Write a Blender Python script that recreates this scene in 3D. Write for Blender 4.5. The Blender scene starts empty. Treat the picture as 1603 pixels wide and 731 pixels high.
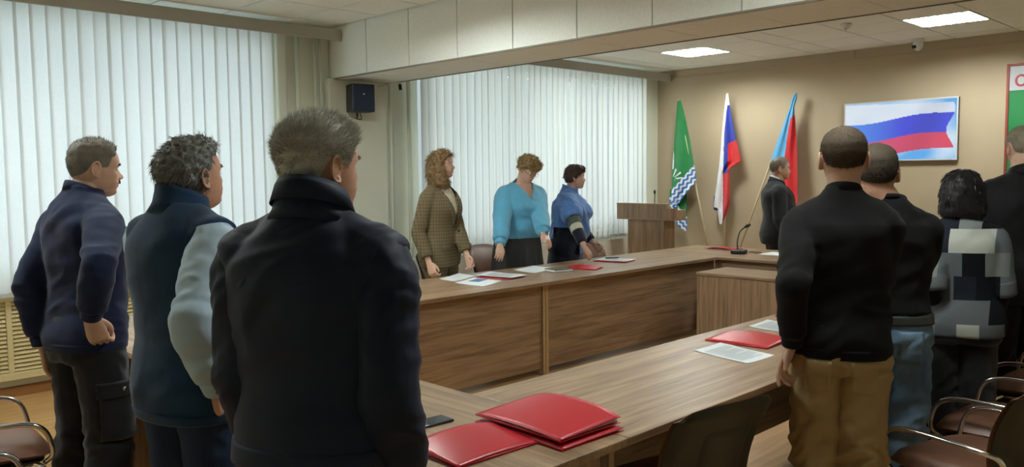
import bpy, bmesh, math, random
import numpy as np
from mathutils import Vector, Matrix
from mathutils.bvhtree import BVHTree
random.seed(7); RNG = np.random.default_rng(7)
scene = bpy.context.scene
COL = scene.collection
PI = math.pi

# ------------------------------------------------------------------ camera
CAM_H = 1.6
_c = np.array([801.5, 365.5]); _v1 = np.array([2107., 257.]); _v2 = np.array([-460., 284.])
FPX = float(np.sqrt(-((_v1 - _c) @ (_v2 - _c))))
def _dir(p):
    v = np.array([p[0] - _c[0], -(p[1] - _c[1]), -FPX]); return v / np.linalg.norm(v)
_x = _dir(_v1); _y = _dir(_v2); CR = np.stack([_x, _y, np.cross(_x, _y)])
def ray(px, py): return CR @ _dir((px, py))
def at(px, py, dist):
    r = ray(px, py); return r * dist / math.hypot(r[0], r[1]) + np.array([0, 0, CAM_H])
def onz(px, py, z):
    r = ray(px, py); return r * ((z - CAM_H) / r[2]) + np.array([0, 0, CAM_H])
def onx(px, py, X):
    r = ray(px, py); return r * (X / r[0]) + np.array([0, 0, CAM_H])
cam_d = bpy.data.cameras.new('camera'); cam = bpy.data.objects.new('camera', cam_d); COL.objects.link(cam)
cam_d.sensor_fit = 'HORIZONTAL'; cam_d.sensor_width = 36; cam_d.lens = FPX / 1603 * 36
cam_d.clip_start = 0.05; cam_d.clip_end = 100
M = Matrix([list(CR[i]) + [0] for i in range(3)] + [[0, 0, 0, 1]])
M.translation = Vector((0, 0, CAM_H)); cam.matrix_world = M
scene.camera = cam

# ------------------------------------------------------------------ light and exposure
vs = scene.view_settings
vs.view_transform = 'Standard'; vs.look = 'None'; vs.gamma = 1; vs.use_curve_mapping = False
vs.exposure = 0.0
world = bpy.data.worlds.new('overcast_sky'); scene.world = world; world.use_nodes = True
bg = world.node_tree.nodes['Background']; bg.inputs['Color'].default_value = (.80, .90, 1, 1); bg.inputs['Strength'].default_value = .7
def area(name, loc, rot, sx, sy, power, color):
    l = bpy.data.lights.new(name, 'AREA'); l.shape = 'RECTANGLE'; l.size = sx; l.size_y = sy
    l.energy = power; l.color = color
    o = bpy.data.objects.new(name, l); COL.objects.link(o); o.location = loc; o.rotation_euler = rot
    return o
# daylight standing in front of the two windows, outside the building
area('daylight', (1.5, 7.9, 1.75), (-PI / 2, 0, 0), 4.8, 2.3, 92, (.80, .93, 1))
area('daylight', (7.2, 7.9, 1.75), (-PI / 2, 0, 0), 4.2, 2.3, 72, (.92, 1, .98))
FIXTURE_E = 215.0

# ------------------------------------------------------------------ materials
MATS = {}
def rgb(*c):
    return tuple(((v / 255) / 12.92 if v / 255 <= .04045 else ((v / 255 + .055) / 1.055) ** 2.4) for v in c)
def newmat(name):
    m = bpy.data.materials.new(name); m.use_nodes = True
    nt = m.node_tree; b = nt.nodes['Principled BSDF']; return m, nt, b
def noise(nt, scale, detail=3, vec=None, rough=.5):
    n = nt.nodes.new('ShaderNodeTexNoise'); n.inputs['Scale'].default_value = scale
    n.inputs['Detail'].default_value = detail; n.inputs['Roughness'].default_value = rough
    if vec is not None: nt.links.new(vec, n.inputs['Vector'])
    return n
def objco(nt, scale=(1, 1, 1), rot=(0, 0, 0)):
    t = nt.nodes.new('ShaderNodeTexCoord'); mp = nt.nodes.new('ShaderNodeMapping')
    mp.inputs['Scale'].default_value = scale; mp.inputs['Rotation'].default_value = rot
    nt.links.new(t.outputs['Object'], mp.inputs['Vector']); return mp.outputs['Vector']
def ramp(nt, fac, stops):
    r = nt.nodes.new('ShaderNodeValToRGB'); e = r.color_ramp.elements
    while len(e) < len(stops): e.new(.5)
    for i, (p, c) in enumerate(stops): e[i].position = p; e[i].color = (*c, 1)
    nt.links.new(fac, r.inputs['Fac']); return r.outputs['Color']
def bump(nt, b, h, strength=.2, dist=.01):
    n = nt.nodes.new('ShaderNodeBump'); n.inputs['Strength'].default_value = strength; n.inputs['Distance'].default_value = dist
    nt.links.new(h, n.inputs['Height']); nt.links.new(n.outputs['Normal'], b.inputs['Normal'])
def sc(c, k): return tuple(min(1, v * k) for v in c)
def mat(name, color, rough=.6, metal=0, var=.12, vscale=6, bscale=0, bstr=.15, bdist=.004, sheen=0, spec=.5, emit=0, coat=0):
    if name in MATS: return MATS[name]
    m, nt, b = newmat(name)
    b.inputs['Roughness'].default_value = rough; b.inputs['Metallic'].default_value = metal
    b.inputs['Specular IOR Level'].default_value = spec
    if coat: b.inputs['Coat Weight'].default_value = coat
    v = objco(nt)
    n = noise(nt, vscale, 4, v)
    nt.links.new(ramp(nt, n.outputs['Fac'], [(.3, sc(color, 1 - var)), (.7, sc(color, 1 + var))]), b.inputs['Base Color'])
    if bscale:
        n2 = noise(nt, bscale, 3, v); bump(nt, b, n2.outputs['Fac'], bstr, bdist)
    if sheen:
        b.inputs['Sheen Weight'].default_value = sheen; b.inputs['Sheen Roughness'].default_value = .5
    if emit:
        b.inputs['Emission Color'].default_value = (*color, 1); b.inputs['Emission Strength'].default_value = emit
    MATS[name] = m; return m
def wood(name, dark, light, axis, rough=.38):
    if name in MATS: return MATS[name]
    m, nt, b = newmat(name)
    s = [26., 26., 26.]; s[axis] = 1.6
    v = objco(nt, s)
    n1 = noise(nt, 1.0, 5, v, .62); n1.inputs['Distortion'].default_value = .6
    s2 = [120., 120., 120.]; s2[axis] = 3.
    n2 = noise(nt, 1.0, 2, objco(nt, s2))
    mx = nt.nodes.new('ShaderNodeMath'); mx.operation = 'MULTIPLY_ADD'; mx.inputs[1].default_value = .25
    nt.links.new(n2.outputs['Fac'], mx.inputs[0]); nt.links.new(n1.outputs['Fac'], mx.inputs[2])
    mid = tuple((a + c) / 2 for a, c in zip(dark, light))
    nt.links.new(ramp(nt, mx.outputs[0], [(.42, dark), (.6, mid), (.8, light)]), b.inputs['Base Color'])
    b.inputs['Roughness'].default_value = rough; b.inputs['Specular IOR Level'].default_value = .45
    bump(nt, b, n2.outputs['Fac'], .05, .002)
    MATS[name] = m; return m

# ------------------------------------------------------------------ geometry helpers
def meshobj(name, verts, faces, m=None, parent=None, smooth=False):
    me = bpy.data.meshes.new(name)
    me.from_pydata([tuple(v) for v in verts], [], [tuple(f) for f in faces]); me.update()
    return linkmesh(name, me, m, parent, smooth)
def linkmesh(name, me, m=None, parent=None, smooth=False):
    if m is not None:
        for x in (m if isinstance(m, (list, tuple)) else [m]): me.materials.append(x)
    o = bpy.data.objects.new(name, me); COL.objects.link(o)
    if parent is not None: o.parent = parent
    if smooth: me.shade_smooth()
    return o
def empty(name, loc=(0, 0, 0), rz=0, label=None, cat=None, group=None, kind=None):
    o = bpy.data.objects.new(name, None); COL.objects.link(o); o.empty_display_size = .1
    o.location = loc; o.rotation_euler = (0, 0, rz); return tag(o, label, cat, group, kind)
def tag(o, label=None, cat=None, group=None, kind=None):
    if label: o['label'] = label
    if cat: o['category'] = cat
    if group: o['group'] = group
    if kind: o['kind'] = kind
    return o
def bmo(name, bm, m=None, parent=None, smooth=False):
    me = bpy.data.meshes.new(name); bm.to_mesh(me); bm.free(); return linkmesh(name, me, m, parent, smooth)
def bbox(bm, x0, x1, y0, y1, z0, z1, bev=0, seg=1, mx=None):
    r = bmesh.ops.create_cube(bm, size=1)
    vs_ = r['verts']
    for v in vs_:
        v.co = Vector(((x0 + x1) / 2 + v.co.x * (x1 - x0), (y0 + y1) / 2 + v.co.y * (y1 - y0), (z0 + z1) / 2 + v.co.z * (z1 - z0)))
    if bev:
        es = list({e for v in vs_ for e in v.link_edges})
        q = bmesh.ops.bevel(bm, geom=es, offset=bev, segments=seg, profile=.5, affect='EDGES')
        vs_ = list({v for f in q['faces'] for v in f.verts} | {v for v in vs_ if v.is_valid})
    if mx is not None: bmesh.ops.transform(bm, matrix=mx, verts=[v for v in vs_ if v.is_valid])
    return vs_
def box(name, x0, x1, y0, y1, z0, z1, m, parent=None, bev=.003, seg=1):
    bm = bmesh.new(); bbox(bm, x0, x1, y0, y1, z0, z1, bev, seg); return bmo(name, bm, m, parent)
def frames(path):
    P = [Vector(p) for p in path]; n = len(P); T = []
    for i in range(n):
        a = P[max(i - 1, 0)]; b_ = P[min(i + 1, n - 1)]; t = (b_ - a); T.append(t.normalized() if t.length > 1e-9 else Vector((0, 0, 1)))
    up = Vector((1, 0, 0)) if abs(T[0].x) < .9 else Vector((0, 1, 0))
    U = (up - T[0] * up.dot(T[0])).normalized(); out = []
    for i in range(n):
        U = (U - T[i] * U.dot(T[i])).normalized(); out.append((P[i], U.copy(), T[i].cross(U)))
    return out
def tube_vf(path, rad, k=10, cap=True, flat=1.0):
    fr = frames(path); rad = [rad] * len(path) if isinstance(rad, (int, float)) else list(rad)
    V = []; F = []
    for (p, u, w), r in zip(fr, rad):
        for j in range(k):
            a = 2 * PI * j / k; V.append(p + u * (r * math.cos(a)) + w * (r * flat * math.sin(a)))
    n = len(path)
    for i in range(n - 1):
        for j in range(k):
            F.append((i * k + j, i * k + (j + 1) % k, (i + 1) * k + (j + 1) % k, (i + 1) * k + j))
    if cap:
        F.append(tuple(range(k))[::-1]); F.append(tuple((n - 1) * k + j for j in range(k)))
    return V, F
def tube(name, path, rad, m, parent=None, k=10):
    V, F = tube_vf(path, rad, k); return meshobj(name, V, F, m, parent, True)
def smoothpath(pts, n=6):
    """Catmull-Rom through pts"""
    P = [np.array(p, float) for p in pts]; P = [2 * P[0] - P[1]] + P + [2 * P[-1] - P[-2]]; out = []
    for i in range(1, len(P) - 2):
        for t in np.linspace(0, 1, n, endpoint=False):
            a, b, c, d = P[i - 1:i + 3]
            out.append(.5 * ((2 * b) + (-a + c) * t + (2 * a - 5 * b + 4 * c - d) * t * t + (-a + 3 * b - 3 * c + d) * t ** 3))
    out.append(P[-2]); return out
def ring_loft(rings, k=36):
    """rings: (cx,cy,z,halfwidth,front,back,exponent) closed loft with caps"""
    V = []; F = []; th = np.linspace(0, 2 * PI, k, endpoint=False); c, s = np.cos(th), np.sin(th)
    for (cx, cy, z, w, f, b, n) in rings:
        e = 2 / n; X = np.where(c > 0, f, b) * np.sign(c) * np.abs(c) ** e; Y = w * np.sign(s) * np.abs(s) ** e
        V += [(cx + a, cy + d, z) for a, d in zip(X, Y)]
    n = len(rings)
    for i in range(n - 1):
        for j in range(k): F.append((i * k + j, i * k + (j + 1) % k, (i + 1) * k + (j + 1) % k, (i + 1) * k + j))
    F.append(tuple(range(k))[::-1]); F.append(tuple((n - 1) * k + j for j in range(k)))
    return V, F
def join_vf(lst):
    V = []; F = []
    for v, f in lst:
        o = len(V); V += [tuple(p) for p in v]; F += [tuple(i + o for i in q) for q in f]
    return V, F
def remesh(lst, vox, smooth=3):
    V, F = join_vf(lst)
    me = bpy.data.meshes.new('tmp'); me.from_pydata(V, [], F); me.update()
    o = bpy.data.objects.new('tmp', me); COL.objects.link(o)
    r = o.modifiers.new('r', 'REMESH'); r.mode = 'VOXEL'; r.voxel_size = vox
    if smooth: s = o.modifiers.new('s', 'SMOOTH'); s.factor = .5; s.iterations = smooth
    dg = bpy.context.evaluated_depsgraph_get()
    out = bpy.data.meshes.new_from_object(o.evaluated_get(dg))
    bpy.data.objects.remove(o); bpy.data.meshes.remove(me); return out
def getco(me):
    a = np.empty(len(me.vertices) * 3, np.float32); me.vertices.foreach_get('co', a); return a.reshape(-1, 3).astype(float)
def getno(me):
    a = np.empty(len(me.vertices) * 3, np.float32); me.vertex_normals.foreach_get('vector', a); return a.reshape(-1, 3).astype(float)
def setco(me, P):
    me.vertices.foreach_set('co', P.astype(np.float32).ravel()); me.update()
_perm = np.random.default_rng(3).permutation(256); _perm = np.concatenate([_perm, _perm, _perm])
_grad = np.random.default_rng(4).normal(size=(256, 3)); _grad /= np.linalg.norm(_grad, axis=1)[:, None]
def gnoise(P):
    P = np.asarray(P, float); I = np.floor(P).astype(int); f = P - I; I &= 255; u = f * f * f * (f * (f * 6 - 15) + 10); r = 0
    for dx in (0, 1):
        for dy in (0, 1):
            for dz in (0, 1):
                h = _perm[_perm[_perm[(I[:, 0] + dx) & 255] + ((I[:, 1] + dy) & 255)] + ((I[:, 2] + dz) & 255)]
                g = (_grad[h] * (f - np.array([dx, dy, dz]))).sum(1)
                w = (u[:, 0] if dx else 1 - u[:, 0]) * (u[:, 1] if dy else 1 - u[:, 1]) * (u[:, 2] if dz else 1 - u[:, 2])
                r = r + g * w
    return r * 1.6
# ================================================================== the room
YW, XB, ZC = 6.8, 9.57, 2.98
X0, Y0 = -1.6, -1.3
m_back = mat('tan_paint', rgb(182, 164, 136), .75, var=.03, vscale=2, bscale=180, bstr=.05)
m_wwall = mat('pale_green_paint', rgb(230, 233, 216), .7, var=.03, vscale=2, bscale=180, bstr=.05)
m_ceil = mat('ceiling_tile_white', rgb(240, 242, 234), .9, var=.04, vscale=60, bscale=240, bstr=.25)
m_rail = mat('ceiling_rail', rgb(132, 127, 112), .6, var=.02)
m_joint = mat('dark_joint', rgb(70, 68, 60), .9)
m_white = mat('white_enamel', rgb(226, 228, 222), .4, var=.02)
m_floor = wood('floor_laminate', rgb(172, 128, 78), rgb(206, 164, 108), 0, .42)
m_base = wood('baseboard_wood', rgb(120, 78, 40), rgb(150, 104, 58), 0, .4)
m_beige = mat('beige_louvre', rgb(216, 200, 152), .5, var=.03)
m_pelmet = mat('pelmet_greige', rgb(180, 178, 168), .6, var=.03)
floor = tag(meshobj('floor', [(X0, Y0, 0), (XB, Y0, 0), (XB, YW, 0), (X0, YW, 0), (X0, Y0, -.1), (XB, Y0, -.1), (XB, YW, -.1), (X0, YW, -.1)],
    [(0, 1, 2, 3), (7, 6, 5, 4), (0, 4, 5, 1), (1, 5, 6, 2), (2, 6, 7, 3), (3, 7, 4, 0)], m_floor), kind='structure')
# ceiling: rails, backing, tiles as pieces
ceil_root = box('ceiling', X0, XB, Y0, YW, ZC + .03, ZC + .12, m_rail, bev=0); tag(ceil_root, kind='structure')
LIGHTS = [(8.30, 5.37), (8.30, 2.67), (2.92, 4.45), (2.92, 1.45), (0.52, 4.45)]  # the light over the near chairs is unseen, added to brighten that side
PX, PY, PIT = 8.00, 5.07, .6
def tile_mesh(sx, sy):
    bm = bmesh.new(); bbox(bm, -sx / 2, sx / 2, -sy / 2, sy / 2, .004, .03, .004)
    me = bpy.data.meshes.new('ceiling_tile'); bm.to_mesh(me); bm.free(); me.materials.append(m_ceil); return me
tile_cache = {}
def lightcell(x, y): return any(abs(x - a) < .3 and abs(y - b) < .3 for a, b in LIGHTS)
def add_tiles(x0, x1, y0, y1, px, py):
    i0 = math.floor((x0 - px) / PIT); i1 = math.ceil((x1 - px) / PIT); j0 = math.floor((y0 - py) / PIT); j1 = math.ceil((y1 - py) / PIT)
    for i in range(i0, i1):
        for j in range(j0, j1):
            a0, a1 = max(px + i * PIT, x0), min(px + (i + 1) * PIT, x1); b0, b1 = max(py + j * PIT, y0), min(py + (j + 1) * PIT, y1)
            if a1 - a0 < .06 or b1 - b0 < .06: continue
            cx, cy = (a0 + a1) / 2, (b0 + b1) / 2
            if lightcell(cx, cy): continue
            key = (round(a1 - a0 - .014, 3), round(b1 - b0 - .014, 3))
            if key not in tile_cache: tile_cache[key] = tile_mesh(*key)
            o = bpy.data.objects.new('ceiling_tile', tile_cache[key]); COL.objects.link(o); o.parent = ceil_root
            o.location = (cx, cy, ZC - .006 + random.uniform(-.0015, .0015))
BX0, BX1, BZ = 4.27, 4.89, 2.5
add_tiles(BX1 + .01, XB, 4.17, YW, PX, PY); add_tiles(BX1 + .01, XB, Y0, 4.17, PX, 2.37)
add_tiles(-1.0, BX0 - .01, .55, YW, 2.62, 4.15)
# beam clad in panels
beam = box('ceiling_beam', BX0 + .014, BX1 - .014, Y0, YW, BZ + .014, ZC + .03, m_joint, bev=0); tag(beam, kind='structure')
def panel(name, x0, x1, y0, y1, z0, z1, m, parent):
    return box(name, x0, x1, y0, y1, z0, z1, m, parent, .002)
ys = [YW - .62 * k for k in range(0, 14)]
for a, b in zip(ys[1:], ys[:-1]):
    if a < Y0: break
    panel('beam_panel', BX0, BX0 + .014, a + .004, b - .004, BZ, ZC + .02, m_ceil, beam)
    panel('beam_panel', BX0 + .002, BX1 - .002, a + .003, b - .003, BZ, BZ + .014, m_ceil, beam)
    panel('beam_panel', BX1 - .014, BX1, a + .004, b - .004, BZ, ZC + .02, m_ceil, beam)
# corner bead along both lower edges of the beam
for xx in (BX0, BX1):
    box('edge_bead', xx - .006, xx + .006, Y0, YW, BZ - .006, BZ + .008, m_rail, beam, .002)
# walls
box_back = box('wall_back', XB, XB + .15, Y0, YW + .2, 0, ZC + .1, m_back, bev=0); tag(box_back, kind='structure')
tag(box('wall_right', X0, XB, Y0 - .15, Y0, 0, ZC + .1, m_wwall, bev=0), kind='structure')
tag(box('wall_left', X0 - .15, X0, Y0, YW, 0, ZC + .1, m_wwall, bev=0), kind='structure')
W1 = (-.95, 3.62); W2 = (5.32, 9.20); WZ0, WZ1 = .86, 2.78
bm = bmesh.new()
for (a, b) in ((X0, W1[0]), (W1[1], W2[0]), (W2[1], XB)): bbox(bm, a, b, YW, YW + .2, 0, ZC + .1)
for (a, b) in (W1, W2):
    bbox(bm, a, b, YW, YW + .2, 0, WZ0); bbox(bm, a, b, YW, YW + .2, WZ1, ZC + .1)
tag(bmo('wall_window', bm, m_wwall), kind='structure')
# pilaster between the windows, with pipes and trims
pil = box('trim_1', 4.20, 4.86, YW - .10, YW, 0, BZ, m_wwall, bev=.01); tag(pil, kind='structure')
pp = box('trim_2', 3.70, 3.80, YW - .05, YW, 0, ZC - .03, m_wwall, bev=.01); tag(pp, kind='structure')
for k, (px_, r) in enumerate(((3.90, .020), (4.08, .014), (4.14, .011), (4.93, .018), (5.16, .022))):
    t = tube('heating_pipe', [(px_, YW - .06, .0), (px_, YW - .06, ZC - .03)], r, m_wwall, k=12)
    tag(t, ['thick painted pipe right beside the near window blind', 'painted pipe left of the pillar, middle one of three',
        'thinnest painted pipe hugging the left edge of the pillar', 'painted pipe on the right edge of the pillar below the small camera',
        'painted pipe just left of the far window blind'][k], 'pipe', 'vertical painted pipes')
m_frame = mat('window_frame_white', rgb(235, 238, 238), .4, var=.02)
mg, nt, b = newmat('window_glass')
tr = nt.nodes.new('ShaderNodeBsdfTransparent'); gl = nt.nodes.new('ShaderNodeBsdfGlossy'); gl.inputs['Roughness'].default_value = .02
mx = nt.nodes.new('ShaderNodeMixShader'); mx.inputs[0].default_value = .06
tr.inputs['Color'].default_value = (.93, .96, .95, 1)
nt.links.new(tr.outputs[0], mx.inputs[1]); nt.links.new(gl.outputs[0], mx.inputs[2])
nt.links.new(mx.outputs[0], nt.nodes['Material Output'].inputs['Surface'])
for n, (a, b_) in enumerate((W1, W2)):
    w = empty('window_%d' % (n + 1), (0, 0, 0), kind='structure')
    bm = bmesh.new(); y0, y1 = YW + .08, YW + .14
    k = 3; xs = np.linspace(a, b_, k + 1)
    bbox(bm, a, b_, y0, y1, WZ0, WZ0 + .06); bbox(bm, a, b_, y0, y1, WZ1 - .06, WZ1)
    for i, x in enumerate(xs): bbox(bm, x - (.0 if i == 0 else .04), x + (.0 if i == k else .04), y0, y1, WZ0 + .06, WZ1 - .06)
    bmo('window_frame', bm, m_frame, w)
    for i in range(k): box('pane', xs[i] + .04, xs[i + 1] - .04, YW + .105, YW + .111, WZ0 + .06, WZ1 - .06, mg, w, 0)
    box('window_sill', a - .05, b_ + .05, YW - .06, YW + .08, WZ0 - .035, WZ0, m_white, w, .006)
# vertical blinds
mb, nt, b = newmat('blind_fabric')
df = nt.nodes.new('ShaderNodeBsdfDiffuse'); tl = nt.nodes.new('ShaderNodeBsdfTranslucent'); ms = nt.nodes.new('ShaderNodeMixShader')
nz = noise(nt, 1, 3, objco(nt, (300, 300, 40)))
c_ = ramp(nt, nz.outputs['Fac'], [(.3, (.78, .79, .78)), (.7, (.84, .85, .84))])
nt.links.new(c_, df.inputs['Color']); nt.links.new(c_, tl.inputs['Color']); ms.inputs[0].default_value = .46
nt.links.new(df.outputs[0], ms.inputs[1]); nt.links.new(tl.outputs[0], ms.inputs[2]); nt.links.new(ms.outputs[0], nt.nodes['Material Output'].inputs['Surface'])
def slat_mesh(w, z0, z1):
    V = []; F = []; n = 6; rows = 5
    for r in range(rows):
        z = z0 + (z1 - z0) * r / (rows - 1)
        for i in range(n + 1):
            u = i / n - .5; V.append((u * w, .010 * math.cos(u * PI), z))
    for r in range(rows - 1):
        for i in range(n): a = r * (n + 1) + i; F.append((a, a + 1, a + n + 2, a + n + 1))
    me = bpy.data.meshes.new('slat'); me.from_pydata(V, [], F); me.shade_smooth(); me.materials.append(mb); return me
def blind(x0, x1, pitch, z0, z1, yb, ang, label):
    root = empty('vertical_blind', ((x0 + x1) / 2, yb, z0), 0, label, 'blind')
    me = slat_mesh(.127, 0, z1 - z0); n = int((x1 - x0) / pitch); wm = None
    for i in range(n):
        x = x0 + pitch * (i + .5) - (x0 + x1) / 2
        o = bpy.data.objects.new('slat', me); COL.objects.link(o); o.parent = root
        o.location = (x, 0, 0); o.rotation_euler = (random.uniform(-.004, .004), random.uniform(-.003, .003), ang + random.uniform(-.07, .07))
        if wm is None:
            wm = bpy.data.meshes.new('slat_weight'); b2 = bmesh.new(); bbox(b2, -.055, .055, -.002, .004, -.012, .02, .002); b2.to_mesh(wm); b2.free(); wm.materials.append(mb)
        o2 = bpy.data.objects.new('slat_weight', wm); COL.objects.link(o2); o2.parent = o
    h = (x1 - x0) / 2
    box('head_rail', -h - .02, h + .02, -.025, .025, z1 - z0 + .01, z1 - z0 + .05, m_white, root)
    pts = [(x0 + pitch * (i + .5) - (x0 + x1) / 2, 0, -.006) for i in range(n)]
    tube('bead_chain', pts, .0018, m_white, root, 5)
    return root
BY = 6.62
blind(-1.30, 3.66, .104, .765, 2.86, BY, .20, 'wide white vertical blind over the window behind the three men')
blind(5.22, 9.10, .104, .775, 2.86, BY, .20, 'white vertical blind behind the three women')
tag(box('pelmet', X0 + .02, BX0 - .005, BY - .055, BY - .035, 2.83, 2.935, m_pelmet, None, .003), 'greige pelmet strip along the top of the near blind', 'pelmet')
tag(box('pelmet', BX1 + .005, XB - .01, BY - .055, BY - .035, 2.83, 2.935, m_pelmet, None, .003), 'greige pelmet strip along the top of the far blind', 'pelmet')
# radiator covers
def radiator(x0, x1, label):
    root = empty('radiator_cover', ((x0 + x1) / 2, YW, 0), 0, label, 'radiator cover')
    h = (x1 - x0) / 2; y0, y1 = -.085, -.045; z0, z1 = .135, .76
    box('bottom_rail', -h, h, y0, y1, z0, z0 + .055, m_beige, root); box('top_rail', -h, h, y0, y1, z1 - .05, z1, m_beige, root)
    n = max(1, round((x1 - x0) / .52)); xs = np.linspace(-h, h, n + 1)
    for x in xs: box('stile', max(x - .018, -h), min(x + .018, h), y0, y1, z0 + .055, z1 - .05, m_beige, root)
    me = None; zs = np.arange(z0 + .073, z1 - .06, .0305); L = (x1 - x0) / n - .038
    bm = bmesh.new(); bbox(bm, -L / 2, L / 2, -.017, .017, -.004, .004, .001); bmesh.ops.rotate(bm, cent=(0, 0, 0), matrix=Matrix.Rotation(.75, 3, 'X'), verts=bm.verts)
    me = bpy.data.meshes.new('louvre'); bm.to_mesh(me); bm.free(); me.materials.append(m_beige)
    for i in range(n):
        for z in zs:
            o = bpy.data.objects.new('louvre', me); COL.objects.link(o); o.parent = root; o.location = ((xs[i] + xs[i + 1]) / 2, -.065, z)
radiator(.46, 3.06, 'beige louvred radiator cover under the near window')
m_lowwall = mat('sill_wall', rgb(212, 206, 190), .6, var=.03)
tag(box('trim_3', 5.0, XB - .02, YW - .16, YW, 0.10, .735, m_lowwall, None, .012), kind='structure')
tag(box('baseboard_window', X0, XB, YW - .022, YW, 0, .075, m_base, None, .004), kind='structure')
tag(box('baseboard_back', XB - .02, XB, Y0, YW - .03, 0, .075, m_base, None, .004), kind='structure')
# cable channel on the back wall
cc = box('trim_4', XB - .012, XB, Y0, YW - .06, 2.868, 2.884, m_back, None, .002); tag(cc, kind='structure')
box('cable_drop', XB - .012, XB, 4.05, 4.068, 2.885, ZC, m_back, cc, .002)
# ceiling light fixtures
m_diff = mat('lamp_glow', (.93, 1, .97), .5, var=0, emit=FIXTURE_E)
m_louv = mat('louvre_aluminium', rgb(225, 228, 228), .25, 1, var=.02)
def fixture(cx, cy, label):
    root = empty('ceiling_light', (cx, cy, ZC - .004), 0, label, 'ceiling light', 'recessed ceiling lights')
    bm = bmesh.new(); s = .296
    for (a, b, c, d) in ((-s, s, -s, -s + .014), (-s, s, s - .014, s), (-s, -s + .014, -s, s), (s - .014, s, -s, s)): bbox(bm, a, b, c, d, 0, .05)
    bmo('frame', bm, m_white, root)
    for k in range(4):
        x = -.21 + k * .14
        tube('lamp_tube', [(x, -.27, .026), (x, .27, .026)], .013, m_diff, root, 8)
    bm = bmesh.new(); bbox(bm, -s, s, -s, s, .046, .05); bmo('reflector', bm, m_white, root)
    for k in range(5):
        t = -.28 + .14 * k; box('louvre_blade', t - .003, t + .003, -.28, .28, .001, .03, m_louv, root, 0)
    for k in range(1, 6):
        t = -.28 + .56 / 6 * k; box('louvre_blade', -.28, .28, t - .0025, t + .0025, .001, .028, m_louv, root, 0)
for (p, l) in zip(LIGHTS, ('square louvred ceiling light above the flags', 'square louvred ceiling light above the wall screen',
        'square louvred ceiling light over the table ring beside the beam', 'unseen ceiling light added to brighten the near row of chairs', 'square louvred ceiling light over the standing men')): fixture(*p, l)
# smoke detector and dome camera, small camera on the beam
sd = empty('smoke_detector', (7.8, 3.39, ZC), 0, 'round white smoke detector on the far ceiling', 'smoke detector')
V, F = ring_loft([(0, 0, -.005, .055, .055, .055, 2), (0, 0, -.02, .055, .055, .055, 2), (0, 0, -.035, .04, .04, .04, 2), (0, 0, -.05, .028, .028, .028, 2)], 24); meshobj('housing', V, F, m_white, sd, True)
V, F = ring_loft([(0, 0, -.05, .012, .012, .012, 2), (0, 0, -.054, .01, .01, .01, 2)], 12); meshobj('sensor', V, F, m_joint, sd)
m_black = mat('black_plastic', rgb(24, 25, 27), .4, var=.1)
dc = empty('dome_camera', (9.28, 3.25, ZC), 0, 'white dome security camera under the ceiling above the screen', 'camera')
V, F = ring_loft([(0, 0, 0, .05, .05, .05, 2), (0, 0, -.03, .055, .055, .055, 2), (0, 0, -.035, .045, .045, .045, 2)], 20); meshobj('mount', V, F, m_white, dc, True)
V, F = ring_loft([(0, 0, -.03 - .1 * t, r, r, r, 2) for t, r in ((0, .045), (.25, .052), (.5, .05), (.75, .04), (.95, .018), (1, .004))], 20); meshobj('dome', V, F, m_white, dc, True)
V, F = tube_vf([(-.02, .012, -.085), (-.06, .03, -.09)], .019, 14); meshobj('lens', V, F, m_black, dc, True)
c2 = empty('bullet_camera', (4.86, 6.5, 2.5), 0, 'tiny black-eyed camera on a white arm under the beam', 'camera')
tube('bracket', [(-.16, .12, -.05), (-.02, 0, -.012), (.01, -.01, -.012)], .006, m_white, c2)
tube('body', [(-.0, -.02, -.012), (0, -.04, -.06)], .017, m_white, c2, 12); tube('lens', [(-.012, -.035, -.035), (-.02, -.055, -.085)], .016, m_black, c2, 12)
sp = empty('wall_speaker', (4.48, 6.60, 2.19), math.radians(-14), 'black box loudspeaker on the pillar under the beam', 'speaker')
m_spk = mat('speaker_grille', rgb(36, 52, 78), .7, var=.1, vscale=300, bscale=900, bstr=.6)
box('cabinet', -.115, .115, -.09, .08, 0, .26, m_black, sp, .012, 2); box('grille', -.105, .105, -.098, -.088, .008, .252, m_spk, sp, .004)
V, F = tube_vf([(.0, -.0975, .165), (.0, -.1005, .165)], .009, 14); meshobj('badge', V, F, mat('chrome', (.75, .76, .78), .12, 1, var=.02), sp)
tube('bracket', [(-.02, .06, .02), (-.02, .03, -.03), (-.0, .10, -.04)], .008, m_black, sp); tube('cable', smoothpath([(.0, .05, .03), (.03, .06, -.06), (-.02, .1, -.05)], 5), .004, m_black, sp)
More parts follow.
